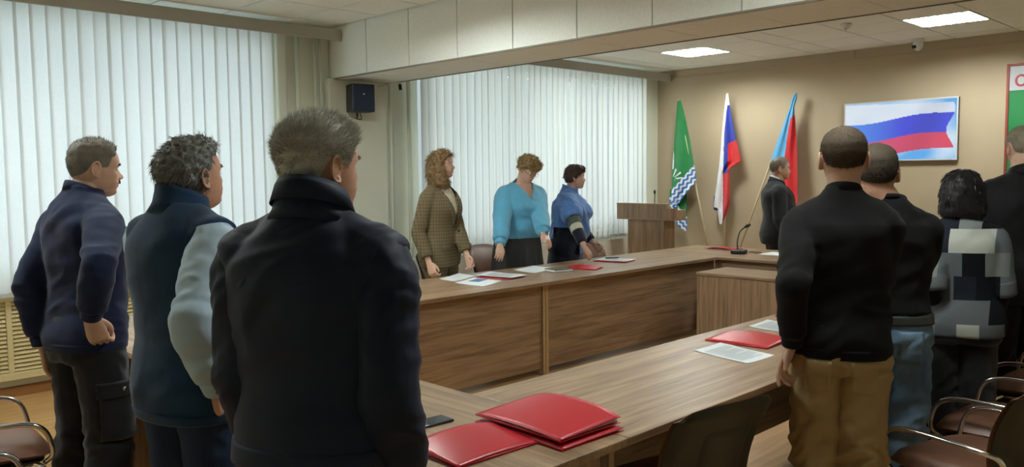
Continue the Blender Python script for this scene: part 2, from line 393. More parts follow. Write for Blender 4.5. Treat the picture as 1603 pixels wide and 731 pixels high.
# ================================================================== tables
WD, WL = rgb(116, 93, 72), rgb(174, 145, 115)
wx = wood('walnut_along_x', WD, WL, 0); wy = wood('walnut_along_y', WD, WL, 1); wz = wood('walnut_upright', WD, WL, 2)
m_edge = wood('walnut_edge', rgb(120, 92, 62), rgb(160, 130, 92), 2)
m_strip = mat('pale_edge_band', rgb(188, 160, 116), .5, var=.05)
TH, TT = .75, .028
def table(x0, x1, y0, y1, along, label, panel=None, legs=()):
    """panel: ('y', value) or ('x', value) modesty board; legs: list of boards (x0,x1,y0,y1)"""
    cx, cy = (x0 + x1) / 2, (y0 + y1) / 2
    r = empty('conference_table', (cx, cy, 0), 0, label, 'table', 'tables of the closed table ring')
    g = .0015
    box('table_top', x0 - cx + g, x1 - cx - g, y0 - cy + g, y1 - cy - g, TH - TT, TH, wx if along == 'x' else wy, r, .003, 2)
    for (a, b, c, d) in legs:
        box('leg_panel', a - cx, b - cx, c - cy, d - cy, 0.004, TH - TT, wz, r, .001)
        if b - a < d - c: box('edge_band', a - cx - .0005, b - cx + .0005, (c - cy - .0015), c - cy, .004, TH - TT - .001, m_strip, r, 0)
        else: box('edge_band', a - cx - .0015, a - cx, c - cy - .0005, d - cy + .0005, .004, TH - TT - .001, m_strip, r, 0)
    if panel:
        ax, v, lo, hi, zb = panel
        if ax == 'y': box('modesty_panel', lo - cx, hi - cx, v - cy, v - cy + .018, zb, TH - TT - .001, wx, r, .001)
        else: box('modesty_panel', v - cx, v - cx + .018, lo - cy, hi - cy, zb, TH - TT - .001, wy, r, .001)
    return r
LX0, LX1, HX0, HX1 = 1.41, 2.06, 7.09, 8.10
NY0, NY1, FY0, FY1 = 1.57, 2.33, 4.32, 5.20
J = 4.67
table(LX0, LX1, NY0, 2.90, 'y', 'table section holding the stacked red folders and the black phone', ('x', LX1 - .10, NY1 + .03, 2.87, .06), [(LX0 + .03, LX1 - .1, 2.86, 2.885), (LX0 + .05, LX1 - .1, NY0 + .04, NY0 + .065)])
table(LX0, LX1, 2.90, 4.23, 'y', 'table section in front of the man in the fleece vest', ('x', LX1 - .10, 2.94, 4.2, .06), [(LX0 + .02, LX1 - .1, 4.19, 4.215), (LX0 + .03, LX1 - .1, 2.915, 2.94)])
table(LX0, LX1, 4.23, FY1, 'y', 'corner table section nearest the beige radiator cover', None, [(LX0 + .03, LX1 - .1, FY1 - .06, FY1 - .035)])
table(LX1, J, NY0, NY1, 'x', 'near long table with one red folder and a printed sheet', ('y', 2.19, LX1 + .06, J - .03, .16), [(LX1 + .02, LX1 + .045, NY0 + .1, NY1 - .08), (J - .027, J - .002, NY0 + .1, NY1 - .08)])
table(J, HX0, NY0, NY1, 'x', 'near long table beyond the man in tan trousers', ('y', 2.19, J + .03, HX0 - .03, .16), [(J + .002, J + .027, NY0 + .1, NY1 - .08), (HX0 - .05, HX0 - .025, NY0 + .1, NY1 - .08)])
table(LX1, J, FY0, FY1, 'x', 'far long table in front of the woman in the tweed suit', ('y', 4.40, LX1 + .03, J - .03, .05), [(LX1 + .005, LX1 + .03, 4.385, FY1 - .1), (J - .030, J - .004, 4.385, FY1 - .1)])
table(J, HX0, FY0, FY1, 'x', 'far long table in front of the woman in blue shawl', ('y', 4.40, J + .03, HX0 + .07, .05), [(J + .004, J + .030, 4.385, FY1 - .1)])
table(HX0, HX1, NY0, 3.38, 'y', 'head table section hidden behind the men on the right', ('x', 7.17, NY0 + .05, 3.36, .05), [(7.19, HX1 - .1, NY0 + .03, NY0 + .055), (7.19, HX1 - .1, 3.352, 3.377)])
table(HX0, HX1, 3.38, FY1, 'y', 'head table section carrying the microphone in front of the flags', ('x', 7.17, 3.40, 4.40, .05), [(7.19, HX1 - .1, FY1 - .06, FY1 - .035), (7.19, HX1 - .1, 3.383, 3.408)])
cb = empty('low_cabinet', (6.66, 3.66, 0), 0, 'low walnut cabinet standing inside the ring before the head table', 'cabinet')
box('carcass', -.25, .25, -.45, .45, 0.003, .655, wz, cb, .002); box('cabinet_top', -.265, .265, -.46, .46, .655, .68, wy, cb, .003)
for s in (-1, 1):
    d = box('door', -.268, -.252, min(0.002 * s, .447 * s), max(.002 * s, .447 * s), .03, .65, wz, cb, .002)
    box('handle', -.274, -.268, s * .04 - .03, s * .04 + .03, .632, .642, wz, d, .002)
# lectern
lc = empty('lectern', (8.32, 6.10, 0), 0, 'walnut lectern with a thin microphone in front of the far blind', 'lectern')
box('base', -.0, .24, -.30, .30, 0, .04, wy, lc)
box('front_panel', 0, .02, -.14, .27, .04, 1.0, wz, lc); box('front_panel', .0, .02, -.290, -.155, .04, 1.0, wz, lc)
box('edge_band', -.002, .018, -.153, -.142, .04, 1.0, m_strip, lc, 0)
box('side_panel', .02, .22, .25, .27, .04, 1.0, wz, lc); box('side_panel', .02, .22, -.290, -.270, .04, 1.0, wz, lc)
bm = bmesh.new()
hv = [(-.03, .42), (-.03, -.34), (.06, -.44), (.24, -.44), (.24, .42)]
def prism(bm, poly, z0, z1):
    a = [bm.verts.new((x, y, z0)) for x, y in poly]; b = [bm.verts.new((x, y, z1)) for x, y in poly]; n = len(poly)
    bm.faces.new(a[::-1]); bm.faces.new(b)
    for i in range(n): bm.faces.new((a[i], a[(i + 1) % n], b[(i + 1) % n], b[i]))
    bmesh.ops.recalc_face_normals(bm, faces=bm.faces)
prism(bm, hv, 1.0, 1.02); bmo('desk_shelf', bm, wy, lc)
bm = bmesh.new(); bbox(bm, -.03, -.012, -.34, .42, 1.02, 1.195, .002); bmo('desk_front', bm, wz, lc)
bm = bmesh.new(); prism(bm, [(-.03, -.342), (.06, -.44), (.073, -.43), (-.012, -.34)], 1.02, 1.15); bmo('desk_wing', bm, wz, lc)
bm = bmesh.new(); bbox(bm, .06, .24, -.44, -.422, 1.02, 1.13, .002); bmo('desk_side', bm, wz, lc)
bm = bmesh.new(); bbox(bm, -.012, .24, .402, .42, 1.02, 1.16, .002); bmo('desk_side', bm, wz, lc)
box('desk_top', -.034, .10, -.345, .425, 1.195, 1.205, wy, lc, .002)
box('microphone_base', .10, .2, -.1, .0, 1.02, 1.05, m_black, lc, .01)
tube('gooseneck', smoothpath([(.14, -.05, 1.05), (.13, -.05, 1.18), (.12, -.06, 1.28), (.10, -.075, 1.33)], 5), .005, m_black, lc, 8)
tube('microphone_head', [(.103, -.073, 1.32), (.09, -.08, 1.345), (.075, -.09, 1.365)], [.009, .014, .009], m_black, lc, 12)

# ================================================================== chairs
m_leather = mat('brown_leatherette', rgb(112, 76, 58), .42, var=.10, vscale=5, bscale=160, bstr=.12)
m_shell = mat('dark_plastic_shell', rgb(52, 52, 42), .38, var=.06, bscale=400, bstr=.08)
m_shell_b = mat('black_plastic_shell', rgb(38, 42, 38), .38, var=.06, bscale=400, bstr=.08)
m_chrome = MATS['chrome']
m_pad = mat('black_armpad', rgb(30, 28, 26), .4)
def pad_mesh(name, W, D, th, crown, fr, m, n=2.8, taper=.0, nx=22, ny=22):
    """rounded cushion in local x (depth) / y (width), top at z=0"""
    V = []; F = []; R = 9; K = 40
    for side in (1, -1):
        base = len(V)
        for r in range(R + 1):
            q = r / R
            for k in range(K):
                a = 2 * PI * k / K; c, s = math.cos(a), math.sin(a)
                e = 2 / 3.4; x = D / 2 * math.copysign(abs(c) ** e, c) * q; y = W / 2 * math.copysign(abs(s) ** e, s) * q
                y *= 1 - taper * (-x / D)
                edge = math.sqrt(max(0, 1 - q ** 6))
                z = (crown * (1 - q * q) + th * .5 * edge) if side > 0 else -th * .5 * edge
                if x > 0: z -= fr * (x / (D / 2)) ** 3
                z += .018 * (y / (W / 2)) ** 2 * (1 - q ** 4)
                V.append((x, y, z))
        for r in range(R):
            for k in range(K):
                a, b, c2, d = base + r * K + k, base + r * K + (k + 1) % K, base + (r + 1) * K + (k + 1) % K, base + (r + 1) * K + k
                F.append((a, b, c2, d) if side < 0 else (d, c2, b, a))
    return V, F
def back_vf(W, Hh, th, curve, lean, off, su=1., v0=0., v1=1.):
    """curved backrest panel: local y across, z up, leaning towards -x"""
    nx, nz = 20, 14; V = []; F = []
    for side in (0, 1):
        for j in range(nz + 1):
            v = v0 + (v1 - v0) * j / nz
            for i in range(nx + 1):
                u = (i / nx * 2 - 1) * su
                # rounded outline
                hw = W / 2 * (.86 + .14 * math.sin(PI * min(1, v * 1.1) * .5)); 
                if v > .78: hw *= math.sqrt(max(.0, 1 - ((v - .78) / .22) ** 2.6 * .42))
                if v < .15: hw *= .9 + .1 * (v / .15)
                y = u * hw; z = v * Hh - (.02 * abs(u) ** 3 if v > .9 else 0)
                x = curve * (u * u) - lean * v ** 1.3 + .03 * math.sin(PI * v) + off
                e = (1 - abs(u / su) ** 8) * (1 - abs(2 * (j / nz) - 1) ** 10)
                V.append((x + (th / 2 if side == 0 else -th / 2) * math.sqrt(max(e, 0)), y, z))
    n = nx + 1; B = n * (nz + 1)
    for j in range(nz):
        for i in range(nx):
            a = j * n + i; F.append((a, a + 1, a + n + 1, a + n)); F.append((B + a + n, B + a + n + 1, B + a + 1, B + a))
    return V, F
def chair(x, y, rz, label, shell=None, arms=True, group='brown conference chairs with chrome frames'):
    r = empty('conference_chair', (x, y, 0), rz, label, 'chair', group); sh = shell or m_shell
    V, F = pad_mesh('seat', .50, .47, .075, .012, .03, m_leather, taper=.12); o = meshobj('seat', [(a + .02, b, c + .445) for a, b, c in V], F, m_leather, r, True)
    V, F = pad_mesh('seat', .46, .43, .03, 0, .02, sh, taper=.12); meshobj('seat_shell', [(a + .01, b, c + .405) for a, b, c in V], F, sh, r, True)
    V, F = back_vf(.46, .37, .035, .045, .12, -.225); meshobj('backrest', [(a, b, c + .47) for a, b, c in V], F, m_leather, r, True)
    V, F = back_vf(.475, .385, .03, .045, .12, -.248); bs = meshobj('back_shell', [(a, b, c + .462) for a, b, c in V], F, sh, r, True)
    V, F = back_vf(.475, .385, .02, .045, .12, -.261, .5, .18, .74); meshobj('shell_panel', [(a, b, c + .462) for a, b, c in V], F, sh, bs, True)
    tr = .0105
    for s in (-1, 1):
        yy = .245 * s
        if arms:
            pth = smoothpath([(.20, yy * .86, .39), (.225, yy * 1.05, .44), (.20, yy * 1.10, .54), (.13, yy * 1.10, .585), (-.02, yy * 1.10, .592), (-.16, yy * 1.08, .585), (-.235, yy * .98, .57), (-.25, yy * .85, .52)], 6)
            a = tube('armrest', pth, tr, m_chrome, r, 10)
            q = [(.12, yy * 1.10, .668), (0, yy * 1.10, .673), (-.12, yy * 1.09, .668)]
        tube('leg', smoothpath([(.16, yy * .80, .40), (.20, yy * .98, .36), (.225, yy * 1.02, .2), (.235, yy * 1.04, .012)], 5), tr, m_chrome, r, 10)
        tube('leg', smoothpath([(-.14, yy * .80, .40), (-.20, yy * .95, .36), (-.24, yy * 1.0, .2), (-.27, yy * 1.04, .012)], 5), tr, m_chrome, r, 10)
        tube('side_rail', [(.17, yy * .8, .395), (-.16, yy * .8, .395)], tr, m_chrome, r, 10)
        tube('back_support', smoothpath([(-.14, yy * .45, .39), (-.25, yy * .45, .43), (-.285, yy * .45, .55)], 5), tr, m_chrome, r, 8)
    tube('cross_rail', [(.10, -.2, .385), (.10, .2, .385)], tr, m_chrome, r, 8); tube('cross_rail', [(-.1, -.2, .385), (-.1, .2, .385)], tr, m_chrome, r, 8)
    return r
R = math.radians
chair(2.45, 1.71, R(80), 'dark-backed chair pushed under the near table beside the red folders', m_shell_b, arms=False)
chair(3.50, .98, R(74), 'brown chair with its dark back turned to us, nearest on the right')
chair(4.12, 1.02, R(86), 'brown chair behind the man in jeans, second on the right')
chair(5.03, 1.05, R(88), 'brown chair behind the woman in the checked cardigan')
chair(6.02, 1.02, R(90), 'brown chair behind the man in black at the right edge')
chair(.77, 4.05, R(-4), 'brown chair with chrome arms behind the man in cargo trousers')
chair(.56, 3.18, R(-2), 'brown chair mostly cut off at the bottom left corner')
chair(4.42, 5.98, R(-90), 'brown chair left of the woman in the tweed suit', arms=False)
chair(5.13, 6.05, R(-92), 'brown chair between the tweed suit and the blue sweater', arms=False)
chair(5.84, 6.08, R(-88), 'brown chair behind the woman in the blue sweater', arms=False)
chair(6.98, 5.62, R(-90), 'brown chair at the far table beside the lectern', arms=False)
# ================================================================== flags, screen, sign
m_pole = mat('pale_wood_pole', rgb(214, 196, 156), .5, var=.06)
st = empty('flag_stand', (9.36, 5.66, 0), 0, 'round flag stand on the floor holding the three poles', 'flag stand')
V, F = ring_loft([(0, 0, 0, .2, .1, .1, 2), (0, 0, .03, .2, .1, .1, 2), (0, 0, .045, .17, .08, .08, 2)], 28); meshobj('base', V, F, m_pole, st, True)
for a in (.28, 0, -.28): tube('socket', [(0, a * .16, .04), (0, a * .2, .2)], .022, m_pole, st, 12)
ZO, ZS = (1030, 140), 2.813
def fpt(q, depth=9.40):
    return onx(ZO[0] + q[0] / ZS, ZO[1] + q[1] / ZS, depth)
def cloth(name, rows, colf, mats, parent, depth, nrow=60, ncol=26, folds=3.0, amp=.022, ph=0.0, th=.0025):
    """rows: (zoom y-left, x-left, y-right, x-right) outline pairs hung in the plane of the pole, folded in depth"""
    rows = np.array(rows, float); t = np.linspace(0, 1, len(rows)); V = []; F = []; q = []
    for tt in np.linspace(0, 1, nrow + 1):
        yl, xl, yr, xr = [np.interp(tt, t, rows[:, k]) for k in range(4)]
        for c in np.linspace(0, 1, ncol + 1):
            x, y = xl + (xr - xl) * c, yl + (yr - yl) * c
            wd = min(1, (xr - xl) / 60)
            dx = amp * math.sin(c * folds * 2 * PI + ph + tt * 1.6) * wd * min(1, tt * 4 + .2) + .5 * amp * math.sin(c * folds * 4.6 + tt * 5 + ph * 2) * wd
            V.append(fpt((x, y), depth + dx)); q.append((x, y))
    n = ncol + 1; B = len(V); V += [Vector(v) + Vector((th, 0, 0)) for v in V]
    mi = []
    for r in range(nrow):
        for c in range(ncol):
            a = r * n + c; F.append((a, a + n, a + n + 1, a + 1)); F.append((B + a, B + a + 1, B + a + n + 1, B + a + n))
            k = colf((q[a][0] + q[a + n + 1][0]) / 2, (q[a][1] + q[a + n + 1][1]) / 2); mi += [k, k]
    inv = parent.matrix_world.inverted() if parent else None
    pl = Vector(parent.location); V = [Vector(v) - pl for v in V]
    o = meshobj(name, V, F, mats, parent, True); o.data.polygons.foreach_set('material_index', mi); return o
def fab(n, c): return mat(n, rgb(*c), .7, var=.06, vscale=8, bscale=700, bstr=.1, sheen=.2)
f_g, f_w, f_b, f_r, f_lb = fab('flag_green', (28, 128, 66)), fab('flag_white', (232, 232, 236)), fab('flag_blue', (36, 56, 156)), fab('flag_red', (206, 36, 40)), fab('flag_sky', (92, 168, 214))
f_wb = fab('flag_wave_blue', (44, 112, 186))
def pole(root, top, low, ext):
    a = fpt(low, 9.415); b = fpt(top, 9.415); d = (a - b); a2 = b + d * ((b[2] - .10) / (b[2] - a[2])); o = np.array(root.location)
    tube('pole', [a2 - o, b - o], .0125, m_pole, root, 12)
    tube('finial', [b - o, b - o + np.array([0, 0, .015]), b - o + np.array([0, 0, .03])], [.014, .016, .004], m_pole, root, 12)
def wave(s0, s1, L):
    def f(x, y): pass
    return f
g = empty('green_flag', (9.40, 5.75, .10), 0, 'green flag with blue and white waves hanging from a leaning pole', 'flag')
pole(g, (90, 52), (221, 688), 0)
def c_green(x, y):
    # waves run parallel to the fly edge: band below the diagonal (158,333)-(62,440)
    d = ((y - 440) * (158 - 62) + (x - 62) * (440 - 333)) / math.hypot(96, 107)
    if d < 0:
        # pale rays of the emblem at the hoist side
        if 350 < y < 400 and x < 108:
            a = math.atan2(395 - y, x - 62); rr = math.hypot(x - 62, 395 - y)
            if 10 < rr < 48 and math.sin(a * 12) > .55: return 1
        if 270 < y < 350 and x < 70: return 1
        return 0
    s = ((x - 62) * 96 - (y - 440) * 107) / math.hypot(96, 107)
    k = (d + 4.0 * math.sin(s * .22)) % 21
    return 2 if k > 10.5 else 1
def c_green2(x, y):
    d = ((y - 508) * (128 - 85) - (x - 85) * (560 - 508)) / math.hypot(43, 52)
    if d < 0: return 0
    return 2 if (d + 3 * math.sin((x + y) * .2)) % 20 > 10 else 1
cloth('cloth', [(50, 86, 48, 101), (130, 79, 130, 122), (230, 72, 230, 142), (330, 64, 330, 158), (385, 62, 372, 166), (440, 60, 404, 168), (480, 60, 450, 130), (520, 60, 516, 80)], c_green, [f_g, f_w, f_wb], g, 9.385, 110, 50, folds=1.6, amp=.016)
cloth('cloth_tail', [(440, 52, 455, 126), (500, 50, 500, 126), (540, 62, 550, 127), (572, 70, 590, 128), (600, 86, 612, 127), (612, 98, 624, 121)], c_green2, [f_g, f_w, f_wb], g, 9.43, 60, 30, folds=1.2, amp=.012, ph=1)
t = empty('tricolour_flag', (9.40, 5.65, .10), 0, 'white, blue and red flag hanging straight down in the middle', 'flag')
pole(t, (305, 25), (292, 688), 0)
def c_tri(x, y):
    if y < 70: return 0
    wb = np.interp(y, [70, 105, 200, 370, 600], [306, 301, 291, 287, 285])
    if x < wb: return 0
    br = np.interp(y, [215, 222, 238, 239, 369, 372], [400, 346, 309, 308, 307, 287])
    if y < 222: return 1
    return 2 if x > br else 1
cloth('cloth', [(20, 300, 20, 309), (60, 295, 60, 314), (105, 290, 105, 320), (210, 280, 210, 342), (270, 276, 270, 355), (318, 271, 315, 367), (350, 268, 338, 330), (375, 264, 355, 314), (430, 257, 430, 315), (500, 247, 500, 315), (518, 246, 530, 308), (522, 262, 560, 296), (590, 270, 595, 280)], c_tri, [f_w, f_b, f_r], t, 9.38, 130, 50, folds=1.7, amp=.018, ph=.6)
cloth('cloth_tail', [(470, 247, 470, 262), (515, 243, 520, 275), (530, 246, 536, 272)], lambda x, y: 1, [f_w, f_b, f_r], t, 9.42, 16, 10, amp=.006)
d = empty('blue_red_flag', (9.40, 5.35, .10), 0, 'light blue and red flag on a leaning pole behind the man in a suit', 'flag')
pole(d, (606, 24), (364, 688), 0)
def c_br(x, y):
    return 0 if x < np.interp(y, [0, 100, 112, 130, 300, 480], [999, 999, 600, 582, 556, 538]) else 1
cloth('cloth', [(18, 602, 20, 613), (45, 588, 45, 611), (75, 583, 75, 600), (110, 568, 110, 602), (200, 536, 200, 609), (310, 497, 310, 613), (400, 500, 400, 615), (500, 520, 500, 614)], c_br, [f_lb, f_r], d, 9.38, 80, 44, folds=1.9, amp=.02, ph=2)
# wall screen
tv = empty('wall_screen', (XB, 3.52, 1.69), 0, 'flat wall screen showing a waving white, blue and red flag', 'television')
ty0, ty1, tz = -.612, .612, .672
m_tvf = mat('silver_bezel', rgb(206, 208, 206), .35, var=.02)
box('casing', -.055, -.012, ty0, ty1, 0, tz, m_black, tv, .004)
box('wall_mount', -.012, 0, -.2, .2, .2, .5, m_black, tv, 0)
for (a, b_, c, e) in ((ty0, ty1, 0, .014), (ty0, ty1, tz - .014, tz), (ty0, ty0 + .014, .014, tz - .014), (ty1 - .014, ty1, .014, tz - .014)):
    box('bezel', -.062, -.054, a, b_, c, e, m_tvf, tv, .001)
NU, NV = 150, 84; V = []; cols = []
def lerp(a, b_, k): return tuple(x + (y - x) * k for x, y in zip(a, b_))
for j in range(NV + 1):
    for i in range(NU + 1):
        u, v = i / NU, j / NV            # u from left (viewer) to right, v from the top
        V.append((-.0575, ty1 - .012 - u * (ty1 - ty0 - .024), .012 + (1 - v) * (tz - .024)))
        n1 = float(gnoise([[u * 3.1, v * 2.3, 1.5]])[0]); n2 = float(gnoise([[u * 6, v * 5, 7.5]])[0])
        sky = lerp(rgb(92, 168, 232), rgb(214, 232, 244), min(1, max(0, .35 + n1 * .9 + n2 * .4)))
        wob = .035 * math.sin(u * 6.2 + .3)
        b0 = .02 + (.0 if u < .6 else 0) + .05 * u           # upper edge of white
        b1 = .36 - .13 * u + wob; b2 = .66 - .12 * u + wob * 1.2 + .02; b3 = .98 - .17 * u + wob * .8
        edge = .95 + .035 * math.sin(v * 9)
        sh = 1 - .33 * max(0, math.sin(u * 9.5 + v * 2.2)) * max(0, u - .25)
        if u > edge or v > b3 or v < b0 - .0: c = sky
        elif v < b1: c = lerp(sky, sc(rgb(226, 232, 240), sh), .8)
        elif v < b2: c = sc(lerp(rgb(88, 148, 232), rgb(66, 74, 214), min(1, u * 1.8)), sh)
        else: c = sc(lerp(rgb(196, 78, 124), rgb(216, 70, 96), u), sh)
        cols.append((*c, 1))
F = [(j * (NU + 1) + i, j * (NU + 1) + i + NU + 1, j * (NU + 1) + i + NU + 2, j * (NU + 1) + i + 1) for j in range(NV) for i in range(NU)]
ms_, nt, b = newmat('screen_picture'); at_ = nt.nodes.new('ShaderNodeVertexColor'); at_.layer_name = 'picture'
nt.links.new(at_.outputs['Color'], b.inputs['Emission Color']); b.inputs['Emission Strength'].default_value = .95
b.inputs['Base Color'].default_value = (.02, .02, .02, 1); b.inputs['Roughness'].default_value = .25
so = meshobj('screen', V, F, ms_, tv); ca = so.data.color_attributes.new('picture', 'FLOAT_COLOR', 'POINT')
ca.data.foreach_set('color', np.array(cols, np.float32).ravel())
# notice board
nb = empty('notice_board', (XB, 1.95, 1.2), 0, 'red framed wall board with grey heading and green field at right edge', 'notice board')
m_redf = mat('board_red', rgb(140, 52, 40), .5); m_gh = mat('board_grey', rgb(190, 192, 198), .6, var=.02); m_gg = mat('board_green', rgb(20, 124, 62), .6, var=.02)
yl, yr, zb, zt = .525, -1.2, 0, 1.455
box('heading_field', -.012, 0, yr, yl, zt - .27, zt, m_gh, nb, 0); box('green_field', -.012, 0, yr, yl, zb, zt - .27, m_gg, nb, 0)
for (a, b_, c, e) in ((yr, yl, zt - .025, zt), (yr, yl, zb, zb + .025), (yl - .025, yl, zb + .025, zt - .025), (yr, yr + .025, zb + .025, zt - .025)):
    box('frame', -.022, -.0, a, b_, c, e, m_redf, nb, .002)
fc = bpy.data.curves.new('lettering', 'FONT'); fc.body = 'СЕЛ'; fc.size = .155; fc.extrude = .001; fc.offset = .004
fo = bpy.data.objects.new('tmp', fc); COL.objects.link(fo)
lm = bpy.data.meshes.new_from_object(fo.evaluated_get(bpy.context.evaluated_depsgraph_get())); bpy.data.objects.remove(fo)
P = getco(lm); setco(lm, np.stack([-.014 - P[:, 2], .455 - P[:, 0], 1.225 + P[:, 1]], 1))
linkmesh('lettering', lm, mat('board_letter', rgb(172, 40, 40), .5), nb)

# ================================================================== things on the tables
m_red = mat('red_folder', rgb(188, 28, 44), .34, var=.05, vscale=4, bscale=300, bstr=.04)
m_paper = mat('white_paper', rgb(232, 238, 240), .8, var=.015)
m_ink = mat('grey_print', rgb(176, 180, 186), .9)
def oriented(corners):
    """centre, angle, lengths from four table points a-b (long side), b-c"""
    a, b_, c, d_ = [np.array(p[:2]) for p in corners]; ctr = (a + b_ + c + d_) / 4
    e = (b_ - a) + (c - d_); return ctr, math.atan2(e[1], e[0])
def folder(ctr, ang, L, W, label, z=TH, puff=.012, stack=1, loose=None):
    r = empty('red_folder', (ctr[0], ctr[1], z), ang, label, 'folder', 'red document folders')
    def sheet(nm, z0, lift, m, sx=1., sy=1., th=.0015):
        nx, ny = 18, 14; V = []; F = []
        for s_ in (0, 1):
            for j in range(ny + 1):
                for i in range(nx + 1):
                    u, v = i / nx - .5, j / ny - .5
                    zz = z0 + lift * (max(0, v + .5) ** .8) * (1 - .55 * abs(2 * u) ** 3) + lift * .25 * math.cos(u * PI) + (th if s_ == 0 else 0)
                    V.append((u * L * sx, v * W * sy, zz))
        n = nx + 1; B = n * (ny + 1)
        for j in range(ny):
            for i in range(nx):
                a = j * n + i; F.append((a, a + 1, a + n + 1, a + n)); F.append((B + a + n, B + a + n + 1, B + a + 1, B + a))
        bd = [j * n for j in range(ny + 1)] + [ny * n + i for i in range(1, n)] + [j * n + nx for j in range(ny - 1, -1, -1)] + [i for i in range(nx - 1, 0, -1)]
        for k in range(len(bd)): a, b2 = bd[k], bd[(k + 1) % len(bd)]; F.append((a, b2, B + b2, B + a))
        return meshobj(nm, V, F, m, r, True)
    sheet('back_cover', .0005, 0, m_red)
    sheet('sheet', .0035, puff * .25, m_paper, .96, .95, .001)
    V, F = tube_vf([(-L / 2, -W / 2, .004), (L / 2, -W / 2, .004)], .0035, 8); meshobj('spine', V, F, m_red, r, True)
    sheet('front_cover', .0055, puff, m_red, 1.0, 1.0)
    return r
def paper(corners, label, z=TH, lines=True, group='loose paper sheets', name='paper_sheet'):
    C = [np.array(p[:2]) for p in corners]; ctr = sum(C) / 4; r = empty(name, (ctr[0], ctr[1], z), 0, label, 'paper', group)
    nn = 8; V = []; F = []
    for th in (0.0012, .0003):
        for j in range(nn + 1):
            for i in range(nn + 1):
                u, v = i / nn, j / nn; p = (C[0] * (1 - u) + C[1] * u) * (1 - v) + (C[3] * (1 - u) + C[2] * u) * v - ctr
                V.append((p[0], p[1], th + .0025 * (abs(2 * u - 1) ** 3) * (abs(2 * v - 1))))
    n = nn + 1; B = n * n
    for j in range(nn):
        for i in range(nn): a = j * n + i; F.append((a, a + 1, a + n + 1, a + n)[::-1]); F.append((B + a, B + a + 1, B + a + n + 1, B + a + n))
    s = meshobj('sheet', V, F, m_paper, r, True)
    if lines:
        V = []; F = []; rr = random.Random(len(label))
        def q(u, v): p = (C[0] * (1 - u) + C[1] * u) * (1 - v) + (C[3] * (1 - u) + C[2] * u) * v - ctr; return (p[0], p[1], .0024)
        for k in range(20):
            v0 = .16 + k * .036; a = .1; b_ = .9 if k % 6 != 5 else rr.uniform(.4, .7); o = len(V)
            V += [q(a, v0), q(b_, v0), q(b_, v0 + .012), q(a, v0 + .012)]; F.append((o, o + 1, o + 2, o + 3))
        meshobj('print', V, F, m_ink, s)
    return r
def tz(*pts): return [onz(x, y, TH) for x, y in pts]
folder((1.66, 1.865), R(-2), .33, .23, 'single red folder at the table edge beside the man in the jacket', puff=.022)
folder((1.965, 1.835), R(-92), .41, .29, 'lower red folder of the pair at the table corner', puff=.010)
folder((1.975, 1.85), R(-92), .40, .29, 'upper red folder of the pair at the table corner', z=TH + .021, puff=.030)
folder((3.66, 2.06), R(-86), .33, .24, 'red folder beside the hand of the man in tan trousers', puff=.018)
folder((4.52, 2.14), R(-86), .32, .23, 'red folder farthest along the near table, half hidden by black sleeve', puff=.018)
paper([(3.22, 1.81), (3.45, 1.80), (3.53, 2.13), (3.29, 2.13)][::-1], 'printed white sheet next to the hand of the man in tan trousers')
paper([(3.98, 2.04), (4.21, 2.02), (4.26, 2.27), (4.01, 2.25)][::-1], 'white sheet between the two red folders on the near table')
paper([(1.52, 2.30), (1.73, 2.28), (1.74, 2.42), (1.53, 2.44)], 'white sheet peeking out by the arm of the man in the jacket', lines=False)
paper([(1.52, 3.70), (1.74, 3.72), (1.72, 4.02), (1.50, 4.0)], 'white sheet on the left table behind the man in the vest', lines=False)
ph = empty('smartphone', (1.705, 2.155, TH), R(-4), 'black smartphone lying by the red folders', 'phone')
box('body', -.085, .085, -.039, .039, .0005, .008, m_black, ph, .004, 2); box('screen', -.081, .081, -.035, .035, .0078, .0084, mat('phone_glass', rgb(14, 16, 18), .06, var=.02), ph, .0003)
# far table
paper(tz((688, 437), (713, 441), (744, 432), (719, 428)), 'white sheet farthest left on the far table below the tweed suit', lines=False)
paper(tz((712, 443), (757, 449), (786, 440), (742, 435)), 'white sheet at the front edge of the far table', lines=False)
folder((4.60, 4.82), R(-75), .32, .23, 'red folder under papers below the tweed suit', puff=.003)
paper([(4.46, 4.99), (4.69, 5.04), (4.75, 4.66), (4.53, 4.62)], 'white sheet lying on the red folder below the tweed suit', z=TH + .0150)
m_bluep = mat('blue_cover', rgb(60, 110, 170), .5)
bp = empty('blue_card', (4.33, 4.80, TH), R(20), 'blue card poking out from under the white sheets', 'card'); box('card', -.08, .08, -.05, .05, .0004, .002, m_bluep, bp, .0003)
paper(tz((803, 423), (838, 428), (868, 420), (835, 416)), 'white sheet under the hand of the woman in the blue sweater', lines=False)
nb2 = empty('diary', (5.20, 4.72, TH), R(-12), 'thick brown diary lying in front of the blue sweater', 'book')
box('cover', -.10, .10, -.075, .075, .0, .004, mat('diary_cover', rgb(96, 84, 66), .5), nb2, .001); box('pages', -.097, .095, -.072, .072, .004, .022, m_paper, nb2, 0); box('cover', -.10, .10, -.075, .075, .022, .026, MATS['diary_cover'], nb2, .001)
folder((5.50, 4.70), R(-70), .30, .21, 'red folder between the diary and the clipboard on the far table', puff=.012)
folder((6.14, 4.86), R(-72), .33, .24, 'red folder under the sheet before the woman in the shawl', puff=.003)
paper([(6.0, 5.0), (6.24, 5.04), (6.30, 4.72), (6.06, 4.68)], 'white sheet on the red folder before the woman in the shawl', z=TH + .0125)
pen = empty('pen', (6.20, 4.93, TH + .0165), R(-35), 'black pen lying on the sheet before the woman in the shawl', 'pen'); tube('barrel', [(-.07, 0, .006), (.05, 0, .006), (.07, 0, .006)], [.006, .006, .002], m_black, pen, 8)
folder((7.86, 4.72), R(85), .34, .24, 'red folder on the head table behind the microphone', puff=.014)
